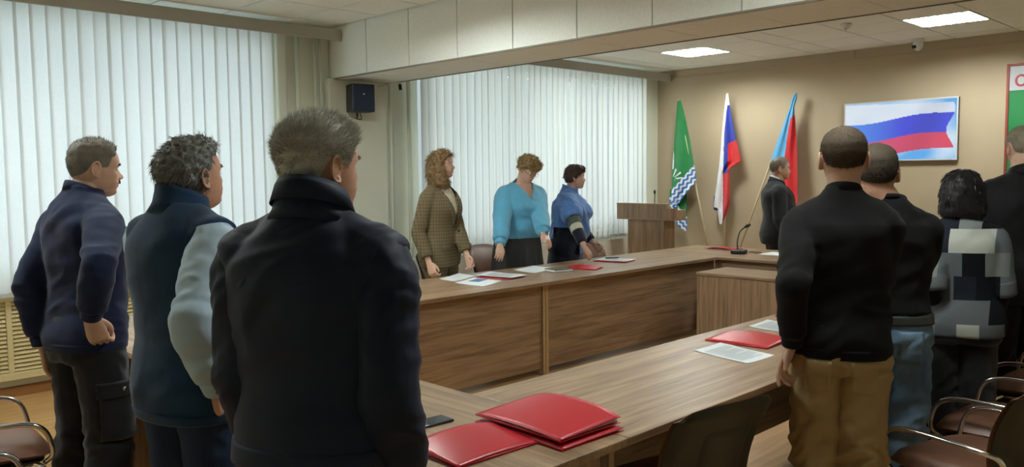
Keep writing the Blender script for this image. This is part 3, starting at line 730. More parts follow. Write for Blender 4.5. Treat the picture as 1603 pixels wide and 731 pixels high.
mc = empty('desk_microphone', (7.50, 4.32, TH), R(20), 'black gooseneck desk microphone on the head table', 'microphone')
bm = bmesh.new(); bbox(bm, -.07, .07, -.075, .075, 0, .042, .012, 2); bmo('base', bm, m_black, mc)
tube('gooseneck', smoothpath([(.02, .02, .04), (.02, .02, .13), (.035, .0, .22), (.06, -.05, .275)], 6), .006, m_black, mc, 10)
tube('head', [(.057, -.045, .268), (.07, -.07, .285), (.085, -.095, .295)], [.010, .019, .012], m_black, mc, 14)
box('button', -.04, -.01, -.05, -.02, .041, .046, mat('grey_button', rgb(120, 124, 126), .5), mc, .002)
p2 = empty('smartphone', (7.70, 4.25, TH), R(60), 'brown-cased phone beside the desk microphone', 'phone'); box('body', -.075, .075, -.036, .036, .0005, .01, mat('phone_case', rgb(96, 70, 52), .5), p2, .004, 2); box('screen', -.07, .07, -.032, .032, .0098, .0104, MATS['phone_glass'], p2, .0003)
paper([(7.55, 3.92), (7.85, 3.90), (7.87, 4.14), (7.57, 4.16)], 'white sheet on the head table before the man in a suit', lines=False)
# ================================================================== people: shared builders
def ipl(z, zs, vs_): return np.interp(z, zs, vs_)
HZ = [0, .008, .018, .035, .047, .054, .061, .072, .085, .10, .118, .132, .155, .18, .205, .222, .232, .2375]
HF = [.060, .078, .0885, .0855, .0925, .0905, .0950, .0900, .0880, .0870, .0860, .0945, .0960, .0890, .0700, .0460, .0250, .004]
BZ_ = [0, .02, .04, .06, .09, .12, .15, .18, .205, .222, .232, .2375]
HB = [.005, .020, .050, .074, .090, .101, .105, .098, .078, .052, .028, .004]
HW = [.024, .046, .058, .0655, .0725, .0775, .0790, .0755, .0640, .0460, .0260, .004]
def head_pt(th, z, fem=0):
    """scalp/face surface in head space: x forward, y left, z from the chin up"""
    c, s = np.cos(th), np.sin(th)
    f = ipl(z, HZ, HF); b = ipl(z, BZ_, HB); w = ipl(z, BZ_, HW) * (1 - .05 * fem)
    face = np.clip(1 - np.abs(z - .09) / .09, 0, 1)
    e = 2 / np.where(c > 0, 2.15 + .35 * face, 2.15)
    x = np.where(c > 0, f, b) * np.sign(c) * np.abs(c) ** e; y = w * np.sign(s) * np.abs(s) ** e
    return x, y
def face_detail(x, y, z, big=1.0, fem=0):
    fr = np.clip((x - .03) / .04, 0, 1)
    nh = ipl(z, [.068, .073, .078, .085, .093, .105, .118, .127], [0, .010, .021, .0275, .0235, .0155, .0065, 0]) * big
    nw = ipl(z, [.068, .08, .092, .105, .125], [.017, .0165, .0115, .0088, .010])
    x = x + fr * nh * np.exp(-(y / nw) ** 2 * .8)
    for s in (-1, 1):
        x = x - fr * .0115 * np.exp(-((y - s * .033) / .017) ** 2 - ((z - .1165) / .0095) ** 2)   # eye sockets
        x = x + fr * .0045 * np.exp(-((y - s * .034) / .02) ** 2 - ((z - .133) / .006) ** 2)       # brow
        x = x + fr * .004 * np.exp(-((y - s * .046) / .016) ** 2 - ((z - .092) / .014) ** 2)       # cheek bone
        x = x + fr * .004 * np.exp(-((y - s * .014) / .006) ** 2 - ((z - .078) / .006) ** 2)       # nostril wing
        x = x - fr * .003 * np.exp(-((y - s * .030) / .008) ** 2 - ((z - .066) / .016) ** 2)       # mouth fold
    lip = np.exp(-(y / .021) ** 4)
    x = x + fr * lip * (.0035 * np.exp(-((z - .060) / .0045) ** 2) + .004 * np.exp(-((z - .0475) / .005) ** 2) - .0045 * np.exp(-((z - .0540) / .0022) ** 2))
    return x
def head_grid(nose=1., fem=0, k=72):
    zs = np.concatenate([np.linspace(0, .15, 60), np.linspace(.1525, .222, 20), [.227, .232, .2355, .2375]])
    th = np.linspace(0, 2 * PI, k, endpoint=False); V = []; F = []
    for z in zs:
        Z = np.full(k, z); x, y = head_pt(th, Z, fem); x = face_detail(x, y, Z, nose, fem); V += list(zip(x, y, Z))
    n = len(zs)
    for i in range(n - 1):
        for j in range(k): F.append((i * k + j, i * k + (j + 1) % k, (i + 1) * k + (j + 1) % k, (i + 1) * k + j))
    F.append(tuple(range(k))[::-1]); F.append(tuple((n - 1) * k + j for j in range(k)))
    return V, F
def ear_vf(s):
    rim = []
    for a in np.linspace(-.15, 1.55, 22):
        t = a * PI; rx, rz = .0165, .0305
        x = -.013 - rx * math.cos(t - PI / 2) * -1 * .0 + rx * math.sin(-t + PI * .35); z = .113 + rz * math.cos(-t + PI * .35)
        rim.append((x, s * (.0795 + .010 * (1 - max(0, (x + .013) / rx)) * .9), z))
    out = [tube_vf(rim, .0042, 8)]
    # inner bowl and lobe
    V, F = ring_loft([(0, 0, t, w, f, f, 2) for t, w, f in ((-.004, .012, .007), (-.002, .025, .012), (.0015, .027, .0135), (.004, .012, .007))], 20)
    out.append(([Vector((-.011 + v[0], s * (.0775 + v[2] + .30 * max(0, -v[0])), .112 + v[1])) for v in V], F if s < 0 else [q[::-1] for q in F]))
    out.append(tube_vf([(-.006, s * .077, .092), (-.006, s * .081, .082), (-.004, s * .080, .078)], [.008, .0075, .004], 10))
    return out
def xf(vf, Mx): V, F = vf; return [Mx @ Vector(v) for v in V], F
def hand_vf(side, curl, spread=1.0, thumb=.5, s=1.0):
    """wrist at origin, fingers along +z, palm towards +x, thumb side = +y*side"""
    out = [ring_loft([(0, 0, -.05, .026, .019, .019, 2.2), (0, 0, 0, .027, .018, .018, 2.3), (0, .002 * side, .03, .036, .017, .015, 2.5), (.0, 0, .065, .041, .016, .014, 2.6), (0, 0, .090, .040, .012, .012, 2.6), (0, 0, .099, .034, .008, .009, 2.4)], 24)]
    lens = (.074, .083, .077, .060)
    for i in range(4):
        yb = (.031, .0105, -.0105, -.030)[i] * side; L = lens[i]; a = 0; d_sp = (.10, .02, -.05, -.13)[i] * spread * side
        p = Vector((0, yb, .078)); pts = [p.copy()]; rr = [.0098]; p = Vector((0, yb, .094)); pts.append(p.copy()); rr.append(.0097)
        for j, fr in enumerate((.45, .30, .25)):
            a += curl[i] * (.85, 1.05, .7)[j]
            d = Vector((math.sin(a), d_sp * math.cos(a), math.cos(a))).normalized(); st_ = L * fr
            for h in (.5, 1): pts.append(p + d * st_ * h); rr.append((.0093, .0085, .0076)[j] - (.0008 if h == 1 and j < 2 else (.0022 if h == 1 else 0)))
            p = p + d * st_
        out.append(tube_vf(pts, [r * (1, 1.02, .97, .86)[i] for r in rr], 10))
    b = Vector((.004, .022 * side, .018)); pts = [b, Vector((.010 + .01 * thumb, .040 * side, .045)), Vector((.016 + .024 * thumb, (.050 - .012 * thumb) * side, .072)), Vector((.018 + .034 * thumb, (.052 - .026 * thumb) * side, .097))]
    out.append(tube_vf(smoothpath(pts, 3), list(np.interp(np.linspace(0, 1, 10), [0, .35, .7, .95, 1], [.015, .0125, .0105, .008, .005])), 10))
    return [([Vector(v) * s for v in V], F) for V, F in out]
def ik(a, t, l1, l2, pole):
    a, t, pole = Vector(a), Vector(t), Vector(pole); d = t - a; L = min(d.length, (l1 + l2) * .999); d.normalize()
    x = (l1 * l1 - l2 * l2 + L * L) / (2 * L); h = math.sqrt(max(0, l1 * l1 - x * x)); p = (pole - d * pole.dot(d)).normalized()
    return a + d * x + p * h, a + d * L
TORSO = np.array([  # z, half width, front, back (standing adult 1.76 m)
    (.74, .140, .085, .095), (.82, .165, .095, .118), (.90, .176, .102, .130), (.97, .172, .105, .120), (1.06, .160, .108, .100), (1.16, .165, .115, .102),
    (1.26, .174, .122, .115), (1.33, .178, .115, .122), (1.38, .172, .100, .118), (1.42, .150, .084, .106), (1.455, .116, .070, .092), (1.485, .086, .061, .078), (1.51, .068, .057, .068), (1.54, .060, .055, .062)])
class Body: pass
def make_body(sp):
    B = Body(); s = sp['h'] / 1.76; B.s = s; B.sp = sp
    B.gw, B.gd = sp.get('gw', 1.), sp.get('gd', 1.); B.fem = sp.get('fem', 0); B.belly = sp.get('belly', 0.); B.bust = sp.get('bust', 0.)
    B.bend = sp.get('bend', 0.)          # forward lean of the upper body
    B.swing = sp.get('sh', .172) * s * (1 - .09 * B.fem)
    def sx(z): return B.bend * max(0, z - .95 * s)
    B.sx = sx
    B.sh = {q: Vector((sx(1.37 * s) - .012, q * B.swing, 1.380 * s)) for q in (1, -1)}
    pos = np.array(sp['pos'][:2]); f = R(sp['face']); B.pos, B.f = pos, f
    def loc(w): d = np.array(w[:2]) - pos; return Vector((d[0] * math.cos(f) + d[1] * math.sin(f), -d[0] * math.sin(f) + d[1] * math.cos(f), w[2]))
    B.loc = loc; B.arm = {}
    for q, key in ((1, 'lh'), (-1, 'rh')):
        t = sp.get(key, (.05, .235 * q, .832)); t = loc(t[1]) if t[0] == 'w' else Vector(t) * (s if t[0] != 'w' else 1)
        pl = sp.get(key + '_pole', (-1, .25 * q, 0)); e, w = ik(B.sh[q], t, .302 * s, .268 * s, pl); B.arm[q] = (e, w)
    # head frame
    hs = sp.get('hs', 1.0) * (1 - .04 * B.fem); B.hs = hs
    top = sp['h']; zc = top - .2375 * hs
    hx = sx(1.5 * s) + .012 + sp.get('hx', 0)
    B.HM = Matrix.Translation((hx, sp.get('hy', 0), zc + sp.get('hz', 0))) @ Matrix.Rotation(R(sp.get('yaw', 0)), 4, 'Z') @ Matrix.Translation((0, 0, .06 * hs)) @ Matrix.Rotation(R(sp.get('roll', 0)), 4, 'X') @ Matrix.Rotation(R(sp.get('pitch', 0)), 4, 'Y') @ Matrix.Translation((0, 0, -.06 * hs)) @ Matrix.Scale(hs, 4)
    return B
def torso_rings(B, off, z0, z1, extra=None, n=26):
    s = B.s; T = TORSO; out = []
    for z in np.linspace(z0, z1, n):
        w, f, b = [np.interp(z, T[:, 0], T[:, k]) for k in (1, 2, 3)]
        if B.fem:
            w *= np.interp(z, [.8, .95, 1.1, 1.2, 1.4], [1.08, 1.06, .93, .93, .92]); f *= .95; b *= np.interp(z, [.8, .95, 1.1, 1.4], [1.08, 1.08, .95, .9])
        k = np.interp(z, [1.36, 1.45, 1.53], [1, .4, 0])
        w *= 1 + (B.gw - 1) * k; f *= 1 + (B.gd - 1) * k; b *= 1 + (B.gd - 1) * k
        f += B.belly * math.exp(-((z - 1.07) / .13) ** 2) + B.bust * math.exp(-((z - 1.27) / .065) ** 2)
        o = off(z) if callable(off) else off
        o2 = o * np.interp(z, [1.38, 1.5], [1, .35])
        out.append((B.sx(z * s), 0, z * s, (w + o2) * s, (f + o2) * s, (b + o2) * s, 2.35))
    return out
def arm_tube(B, q, off, end=1.0, cuff=None, k=16):
    """end: 0..2, 1 = elbow, 2 = wrist"""
    s = B.s; e, w = B.arm[q]; S = B.sh[q]
    pts = [S + Vector((0, -q * .075 * s, .022 * s)), S + Vector((0, -q * .004 * s, 0)), S.lerp(e, .20) + Vector((0, q * .006 * s, 0)), S.lerp(e, .55), S.lerp(e, .86)]; rad = [.046, .055, .055, .050, .044]
    m = B.sp.get('am', 1.0) * (1 - .08 * B.fem); seq = []
    if end >= 1: pts += [e.lerp(S, .0), e.lerp(w, .25), e.lerp(w, .6), e.lerp(w, 1.0)]; rad += [.043, .043, .036, .028]
    P = smoothpath(pts, 4); rr = list(np.interp(np.linspace(0, 1, len(P)), np.linspace(0, 1, len(pts)), rad))
    if end < 2:
        d = [0]
        for a, b in zip(P[:-1], P[1:]): d.append(d[-1] + np.linalg.norm(b - a))
        tot = (S - e).length * min(1, end) + (w - e).length * max(0, end - 1) + .055 * s
        keep = [i for i in range(len(P)) if d[i] <= tot]; P = [P[i] for i in keep]; rr = [rr[i] for i in keep]
    n = len(P); rad = [(r * m + (off(i / (n - 1)) if callable(off) else off)) * s for i, r in enumerate(rr)]
    return tube_vf(P, rad, k)
def leg_pts(B, q):
    s = B.s; sp = B.sp; st_ = sp.get('stance', .10); st_x = sp.get('step', 0) * q
    return [Vector((-.01, q * .085 * s, .93 * s)), Vector((0.0 + st_x * .3, q * (.09 + .2 * (st_ - .1)) * s, .78 * s)), Vector((.012 + st_x * .5, q * (.5 * .09 + .5 * st_) * s, .49 * s)), Vector((-.01 + st_x * .8, q * st_ * s, .27 * s)), Vector((-.02 + st_x, q * st_ * s, .055 * s))]
def leg_tube(B, q, rads, zend=.055):
    P = leg_pts(B, q)
    if zend != .055: P[-1].z = zend * B.s
    Q = smoothpath(P, 6); rr = np.interp(np.linspace(0, 1, len(Q)), np.linspace(0, 1, 5), rads) * B.s
    return tube_vf(Q, list(rr), 18)
def finish(name, me, m, parent, folds=None, cut=None, mods=None):
    P = getco(me)
    if folds is not None:
        N = getno(me); P = P + N * folds(P)[:, None]; setco(me, P)
    if cut is not None:
        bm = bmesh.new(); bm.from_mesh(me); kill = [f for f in bm.faces if cut(f.calc_center_median())]
        bmesh.ops.delete(bm, geom=kill, context='FACES'); bm.to_mesh(me); bm.free()
    return linkmesh(name, me, m, parent, True)
def folds_fn(amp, fx=5., fz=9., seed=0, tilt=.5, fine=.35):
    def f(P):
        Q = np.stack([P[:, 0] * fx + seed, P[:, 1] * fx + seed * 1.7, P[:, 2] * fz + tilt * fx * (P[:, 0] + P[:, 1])], 1)
        w = gnoise(Q * .6 + 9) * .6
        n1 = gnoise(Q + w[:, None]); n2 = gnoise(Q * 2.3 + 31 + w[:, None])
        ridge = 1 - 2 * np.abs(n1); return amp * (ridge * .55 + n2 * fine)
    return f
def trouser_folds(amp, seed=0):
    a = folds_fn(amp, 7, 12, seed, .9); b = folds_fn(amp * .7, 9, 3, seed + 5, 0)
    def f(P):
        z = P[:, 2]; k = np.exp(-((z - .48) / .12) ** 2) + np.exp(-((z - .12) / .12) ** 2) * 1.2 + .5 * np.exp(-((z - .84) / .08) ** 2)
        return (a(P) * np.clip(.35 + k, 0, 1.4) + b(P) * .6) * np.clip((.93 - z) / .09, .12, 1)
    return f
m_skin = {}
def skin(tone):
    if tone not in m_skin:
        c = {'fair': rgb(208, 168, 146), 'ruddy': rgb(200, 154, 130), 'tan': rgb(184, 136, 106)}[tone]
        m_skin[tone] = mat('skin_' + tone, c, .5, var=.07, vscale=30, bscale=350, bstr=.06, spec=.35)
        m_skin[tone].node_tree.nodes['Principled BSDF'].inputs['Subsurface Weight'].default_value = .0
    return m_skin[tone]
m_lip = mat('lips', rgb(172, 100, 88), .4); m_eye = mat('eye_white', rgb(225, 222, 216), .15, var=.02); m_iris = mat('iris', rgb(52, 48, 42), .1)
def hair_mat(name, dark, light, rough=.5):
    if name in MATS: return MATS[name]
    m, nt, b = newmat(name); g_ = nt.nodes.new('ShaderNodeNewGeometry')
    n = noise(nt, 22, 3, objco(nt)); ad = nt.nodes.new('ShaderNodeMath'); ad.operation = 'MULTIPLY_ADD'; ad.inputs[1].default_value = .6
    nt.links.new(g_.outputs['Random Per Island'], ad.inputs[0]); 
    sb = nt.nodes.new('ShaderNodeMath'); sb.operation = 'MULTIPLY'; sb.inputs[1].default_value = .5; nt.links.new(n.outputs['Fac'], sb.inputs[0]); nt.links.new(sb.outputs[0], ad.inputs[2])
    nt.links.new(ramp(nt, ad.outputs[0], [(.15, dark), (.85, light)]), b.inputs['Base Color']); b.inputs['Roughness'].default_value = rough
    b.inputs['Specular IOR Level'].default_value = .35; MATS[name] = m; return m
def scalp_normals(th, z):
    e = 1e-3; x, y = head_pt(th, z); x1, y1 = head_pt(th + e, z); z2 = np.minimum(z + e, .2372); x2, y2 = head_pt(th, z2)
    a = np.stack([x1 - x, y1 - y, 0 * x], 1); b = np.stack([x2 - x, y2 - y, z2 - z + 1e-6], 1); n = np.cross(a, b); n /= np.linalg.norm(n, axis=1)[:, None] + 1e-9
    P = np.stack([x, y, z], 1); C = P - np.array([-.005, 0, .12]); n[(n * C).sum(1) < 0] *= -1
    top = np.clip((z - .215) / .02, 0, 1)[:, None]; u = C / np.linalg.norm(C, axis=1)[:, None]; n = n * (1 - top) + u * top
    return P, n / np.linalg.norm(n, axis=1)[:, None]
def hairline(th, o):
    a = np.abs((th + PI) % (2 * PI) - PI)
    return np.interp(a, [0, .45, .8, 1.05, 1.25, 1.5, 1.75, 2.1, 2.6, PI], [o['front'], o['front'] + .002, o['temple'], o['temple'] - .012, .112, .108, .135, .082, o['nape'] + .008, o['nape']])
def ribbons(P0, D1, D2, L, width, rng):
    """three-point tapering strands -> V, F arrays"""
    n = len(P0); L = np.asarray(L)[:, None]; P1 = P0 + D1 * L * .5; P2 = P1 + D2 * L * .5
    r = rng.normal(size=(n, 3)); S = np.cross(D1, r); S /= np.linalg.norm(S, axis=1)[:, None] + 1e-9; w = np.asarray(width).reshape(-1, 1) * np.ones((n, 1))
    V = np.stack([P0 - S * w, P0 + S * w, P1 - S * w * .8, P1 + S * w * .8, P2], 1).reshape(-1, 3)
    b = np.arange(n)[:, None] * 5; F4 = np.concatenate([b + 0, b + 1, b + 3, b + 2], 1); F3 = np.concatenate([b + 2, b + 3, b + 4], 1)
    return V, F4, F3
def norm(a): return a / (np.linalg.norm(a, axis=1)[:, None] + 1e-9)
def short_hair(B, o, m, root, seed=1):
    """o: front,temple,nape heights, thick(th,v), len, count, style"""
    rng = np.random.default_rng(seed); k, r = 80, 26; th = np.linspace(0, 2 * PI, k, endpoint=False); V = []; F = []
    hl = hairline(th, o)
    for i in range(r + 1):
        v = i / r; z = hl + (.2372 - hl) * v ** .9; P, N = scalp_normals(th, z)
        t = o['thick'](th, z) * np.clip(v / o.get('fade', .3), 0, 1) ** .8 - .003 * (1 - np.clip(v / .1, 0, 1))
        t = t + o.get('rough', .0025) * gnoise(P * o.get('rfreq', 55) + seed) * np.clip(v * 4, 0, 1)
        V += [tuple(q) for q in P + N * t[:, None]]
    for i in range(r):
        for j in range(k): F.append((i * k + j, i * k + (j + 1) % k, (i + 1) * k + (j + 1) % k, (i + 1) * k + j))
    F.append(tuple(r * k + j for j in range(k)))
    n = o['count']; th = rng.uniform(-PI, PI, n * 3); z = rng.uniform(.05, .2372, n * 3); hl = hairline(th, o)
    ok = (z > hl + rng.uniform(-.004, .012, n * 3)) & (rng.uniform(0, 1, n * 3) < ipl(z, BZ_, HW) / .079 + .05); th, z, hl = th[ok][:n], z[ok][:n], hl[ok][:n]
    P, N = scalp_normals(th, z); v = np.clip((z - hl) / (.2372 - hl), 0, 1); t = o['thick'](th, z) * np.clip(v / o.get('fade', .3), 0, 1) ** .8
    fl = o['flow'](P, N, z, th); D1 = norm(N * o.get('lift', .6) + fl + rng.normal(size=P.shape) * o.get('mess', .18)); D2 = norm(D1 + fl * .5 + rng.normal(size=P.shape) * o.get('mess', .18) * .8)
    L = o['len'](th, z) * rng.uniform(.6, 1.25, len(z)) * np.clip(v / .2, .25, 1); Vr, F4, F3 = ribbons(P + N * (t[:, None] * .55 - .001), D1, D2, L, o.get('w', .0009), rng)
    nv = len(V); V = [B.HM @ Vector(q) for q in list(V) + [tuple(x) for x in Vr]]
    F = F + [tuple(int(i) + nv for i in f) for f in F4] + [tuple(int(i) + nv for i in f) for f in F3]
    return meshobj('hair', V, F, m, root, True)
def volume_hair(B, rings, m, root, count, length, seed=1, rough=.006, rfreq=45, curl=.25, w=.0012, vox=.006, droop=1.0, flow=None, extra=()):
    """rings in head space -> displaced volume with strands lying over it"""
    rng = np.random.default_rng(seed); zs = [r[2] for r in rings]; A = np.array(rings, float); zz = np.linspace(zs[0], zs[-1], 40)
    o_ = np.argsort(A[:, 2]); A = A[o_]; RR = [tuple(np.interp(z, A[:, 2], A[:, k]) if k != 2 else z for k in range(7)) for z in np.linspace(A[0, 2], A[-1, 2], 40)]
    me = remesh([ring_loft(RR, 40)] + list(extra), vox, 3); P = getco(me); N = getno(me)
    P2 = P + N * (rough * (gnoise(P * rfreq + seed) + .5 * gnoise(P * rfreq * 2.2 + seed)))[:, None]; setco(me, P2); P = getco(me); N = getno(me)
    ids = rng.integers(0, len(P), count); p, n = P[ids], N[ids]
    g_ = np.tile(np.array([[0, 0, -1.0]]), (count, 1)) if flow is None else flow(p)
    t = norm(g_ - n * (g_ * n).sum(1)[:, None] + 1e-6); D1 = norm(t + n * .28 + rng.normal(size=p.shape) * curl); D2 = norm(t * droop + rng.normal(size=p.shape) * curl * 1.6)
    Vr, F4, F3 = ribbons(p - n * .002, D1, D2, length * rng.uniform(.5, 1.3, count), w, rng)
    nv = len(P); V = [B.HM @ Vector(q) for q in P] + [B.HM @ Vector(q) for q in Vr]
    F = [tuple(f.vertices) for f in me.polygons] + [tuple(int(i) + nv for i in f) for f in F4] + [tuple(int(i) + nv for i in f) for f in F3]
    bpy.data.meshes.remove(me); return meshobj('hair', V, F, m, root, True)
def brows(B, root, m, seed=2):
    rng = np.random.default_rng(seed)
    for s in (-1, 1):
        n = 70; u = rng.uniform(0, 1, n); y = s * (.014 + .036 * u); z = .1345 + .006 * np.sin(u * PI * .8) - .004 * u + rng.uniform(-.0025, .0025, n)
        x, _ = head_pt(np.arctan2(np.abs(y) * 1.25, .09), z); x = .0965 - .30 * np.maximum(0, np.abs(y) - .012) ** 1.15 * 2.2
        P = np.stack([x, y, z], 1); D = norm(np.stack([np.full(n, .25), np.full(n, s * 1.0), np.full(n, .35)], 1) + rng.normal(size=(n, 3)) * .25)
        V, F4, F3 = ribbons(P, D, D, np.full(n, .011), .0009, rng); meshobj('eyebrow', [B.HM @ Vector(q) for q in V], [tuple(map(int, f)) for f in F4] + [tuple(map(int, f)) for f in F3], m, root)
def build_person(sp):
    B = make_body(sp); s = B.s; root = empty('person', (B.pos[0], B.pos[1], 0), B.f, sp['label'], 'person'); B.root = root
    hv = sp.get('hvox', .0042); sk = skin(sp.get('skin', 'fair'))
    # --- body: head, neck, torso, limbs and hands, one mesh
    nb_ = Vector((B.sx(1.42 * s) - .014, 0, 1.40 * s)); n1 = Vector((B.sx(1.48 * s) - .008, 0, 1.475 * s)); n2 = B.HM @ Vector((-.024, 0, .055)); n3 = B.HM @ Vector((-.020, 0, .10)); nr = sp.get('neck', .058) * (1 - .12 * B.fem)
    parts = [xf(head_grid(sp.get('nose', 1.), B.fem), B.HM)]
    for q in (1, -1): parts += [xf(v, B.HM) for v in ear_vf(q)]
    parts.append(tube_vf(smoothpath([nb_, n1, n2, n3], 4), list(np.linspace(nr * 1.16 * s, nr * s * .98, 13)), 24))
    head = remesh(parts, hv, 2)
    tors = [ring_loft(torso_rings(B, lambda z: float(np.interp(z, [1.28, 1.36], [-.024, -.006])), .85, 1.50, n=24), 30)]
    for q in (1, -1):
        tors.append(arm_tube(B, q, -.004, 2)); tors.append(leg_tube(B, q, [.070, .066, .048, .045, .034]))
        f0 = leg_pts(B, q)[-1]; tors.append(tube_vf([f0, f0 + Vector((.06, 0, -.02)), f0 + Vector((.16, 0, -.03))], [.034, .034, .022], 10))
    tor = remesh(tors, .014, 2); hands = []
    for q, key in ((1, 'lh'), (-1, 'rh')):
        e, w = B.arm[q]; hd = (w - e).normalized(); dv = sp.get(key + '_dir'); hd = Vector(dv).normalized() if dv else hd
        pn = Vector(sp.get(key + '_palm', (0, -q, 0))); pn = (pn - hd * pn.dot(hd)).normalized(); yy = hd.cross(pn)
        Mx = Matrix((pn, yy, hd)).transposed().to_4x4(); Mx.translation = w
        cu = sp.get(key + '_curl', .45); cu = [cu] * 4 if isinstance(cu, (int, float)) else cu
        # thumb on the side that faces forward
        ts = sp.get(key + '_thumb_side', 1 if yy.x > 0 else -1)
        hands.append(remesh([xf(v, Mx) for v in hand_vf(ts, cu, 1., sp.get(key + '_thumb', .5), s * (1 - .08 * B.fem) * 1.04)], sp.get('handvox', .0032), 2))
    bm = bmesh.new()
    for me in [head, tor] + hands: bm.from_mesh(me)
    HI = B.HM.inverted(); me = bpy.data.meshes.new('body'); bm.to_mesh(me); bm.free()
    body = linkmesh('body', me, [sk, m_lip], root, True)
    P = getco(me); HIm = np.array(HI); Ph = P @ HIm[:3, :3].T + HIm[:3, 3]
    lipv = (Ph[:, 0] > .07) & (np.abs(Ph[:, 1]) < .024) & (((Ph[:, 2] - .0535) / .0105) ** 2 + (Ph[:, 1] / .024) ** 2 < 1)
    loops = np.array([lipv[p.vertices[0]] and lipv[p.vertices[2]] for p in me.polygons], dtype=np.int32); me.polygons.foreach_set('material_index', loops)
    for q in (1, -1):
        V, F = [], []; ctr = Vector((.0725, q * .033, .1165)); rr = .0125
        bmx = bmesh.new(); bmesh.ops.create_uvsphere(bmx, u_segments=16, v_segments=12, radius=rr)
        bmesh.ops.rotate(bmx, cent=(0, 0, 0), matrix=Matrix.Rotation(PI / 2, 3, 'Y'), verts=bmx.verts)
        for f in bmx.faces: f.material_index = 1 if f.calc_center_median().x > rr * .86 else 0
        bmesh.ops.transform(bmx, matrix=B.HM @ Matrix.Translation(ctr), verts=bmx.verts); bmo('eye', bmx, [m_eye, m_iris], root, True)
    for me_ in [head, tor] + hands: bpy.data.meshes.remove(me_)
    return B, root
def neck_tilt(B, V):
    s = B.s; out = []
    for (x, y, z) in V:
        k = min(1, max(0, (z / s - 1.42) / .09)); out.append((x, y, z - .30 * k * (x - B.sx(z))))
    return out
def upper(B, name, m, off=.014, zb=.86, zt=1.50, sleeve=2, vox=.009, folds=None, cut=None, soff=None, smooth=3, arms=(1, -1), hem=None):
    o = off if callable(off) else (lambda z: off)
    V_, F_ = ring_loft(torso_rings(B, o, zb, zt + .015, n=30), 36); parts = [(neck_tilt(B, V_), F_)]
    if sleeve:
        for q in (1, -1):
            S = B.sh[q]; oo = (soff(0) if callable(soff) else soff) if soff is not None else .014
            parts.append(tube_vf([Vector((B.sx(1.47 * B.s) - .014, q * .030 * B.s, 1.462 * B.s)), S.lerp(Vector((B.sx(1.47 * B.s) - .014, q * .03 * B.s, 1.462 * B.s)), .45), S + Vector((0, -q * .012, 0))], [(.046 + oo * .6) * B.s, (.050 + oo * .8) * B.s, (.052 + oo) * B.s], 16))
    if sleeve: parts += [arm_tube(B, q, soff if soff is not None else (lambda u: off if not callable(off) else .014), sleeve) for q in arms]
    return finish(name, remesh(parts, vox, smooth), m, B.root, folds, cut)
def trousers(B, m, off=.010, zt=1.02, rads=(.098, .094, .078, .074, .072), vox=.010, folds=None, name='trousers', zend=.03, cut=None):
    parts = [ring_loft(torso_rings(B, off, .80, zt, n=16), 36)] + [leg_tube(B, q, list(rads), zend) for q in (1, -1)]
    return finish(name, remesh(parts, vox, 3), m, B.root, folds or trouser_folds(.010), cut)
def shoes(B, m):
    for q in (1, -1):
        f0 = leg_pts(B, q)[-1]; x, y = f0.x, f0.y
        V, F = ring_loft([(0, 0, -.10, .02, .02, .02, 2), (0, 0, -.09, .036, .040, .03, 2.4), (.0, 0, -.03, .040, .055, .03, 2.4), (0, 0, .05, .042, .05, .03, 2.4), (0, 0, .12, .046, .036, .03, 2.6), (0, 0, .17, .038, .026, .028, 2.6), (0, 0, .195, .016, .012, .02, 2.4)], 20)
        meshobj('shoe', [(x + v[2], y + v[1], max(.002, .032 + v[0])) for v in V], F, m, B.root, True)
def collar(B, m, rings, name='collar', gap=0, th=.004, k=48):
    """band round the neck; rings (z,w,f,b) in 1.76 m units; gap = half-angle left open at the throat"""
    V = []; F = []; s = B.s; th_ = np.linspace(gap, 2 * PI - gap, k)
    R2 = list(rings) + [(z, w - th, f - th, b - th) for z, w, f, b in rings[::-1]]
    for (z, w, f, b) in R2:
        for a in th_:
            c, d = math.cos(a), math.sin(a); V.append((B.sx(z * s) - .004 + (f if c > 0 else b) * c * s, w * d * s, (z + .014 - .030 * c) * s))
    n = len(R2)
    for i in range(n):
        for j in range(k - 1): a, b2 = i * k + j, ((i + 1) % n) * k + j; F.append((a, a + 1, b2 + 1, b2))
    return meshobj(name, V, F, m, B.root, True)
def patch(B, target, corners, axis, m, name, off=.003, n=(8, 12), parent=None, th=.002, sign=1):
    """four corners in (lateral, height) or (depth, height), wrapped on the garment. axis 'x' shoots along x, 'y' along y"""
    me = target.data; bvh = BVHTree.FromPolygons([v.co for v in me.vertices], [p.vertices for p in me.polygons]); C = [np.array(c, float) for c in corners]; V = []; V2 = []; F = []
    last = None
    for j in range(n[1] + 1):
        for i in range(n[0] + 1):
            u, v = i / n[0], j / n[1]; p = (C[0] * (1 - u) + C[1] * u) * (1 - v) + (C[3] * (1 - u) + C[2] * u) * v
            if axis == 'x': o, d = Vector((sign * .9, p[0], p[1])), Vector((-sign, 0, 0))
            else: o, d = Vector((p[0], sign * .9, p[1])), Vector((0, -sign, 0))
            h, nn, _, _ = bvh.ray_cast(o, d)
            if h is None: h, nn = (last if last else (o + d * .75, -d)); h = Vector((h.x, p[0], p[1])) if axis == 'x' else Vector((p[0], h.y, p[1]))
            last = (h, nn); V.append(h + nn * off + -d * off * .5); V2.append(h - nn * .002)
    w = n[0] + 1; nv = len(V)
    for j in range(n[1]):
        for i in range(n[0]): a = j * w + i; F.append((a, a + 1, a + w + 1, a + w))
    bd = [i for i in range(w)] + [j * w + n[0] for j in range(1, n[1] + 1)] + [n[1] * w + i for i in range(n[0] - 1, -1, -1)] + [j * w for j in range(n[1] - 1, 0, -1)]
    for k in range(len(bd)): a, b = bd[k], bd[(k + 1) % len(bd)]; F.append((a, nv + a, nv + b, b))
    return meshobj(name, V + V2, F, m, parent or B.root, True)
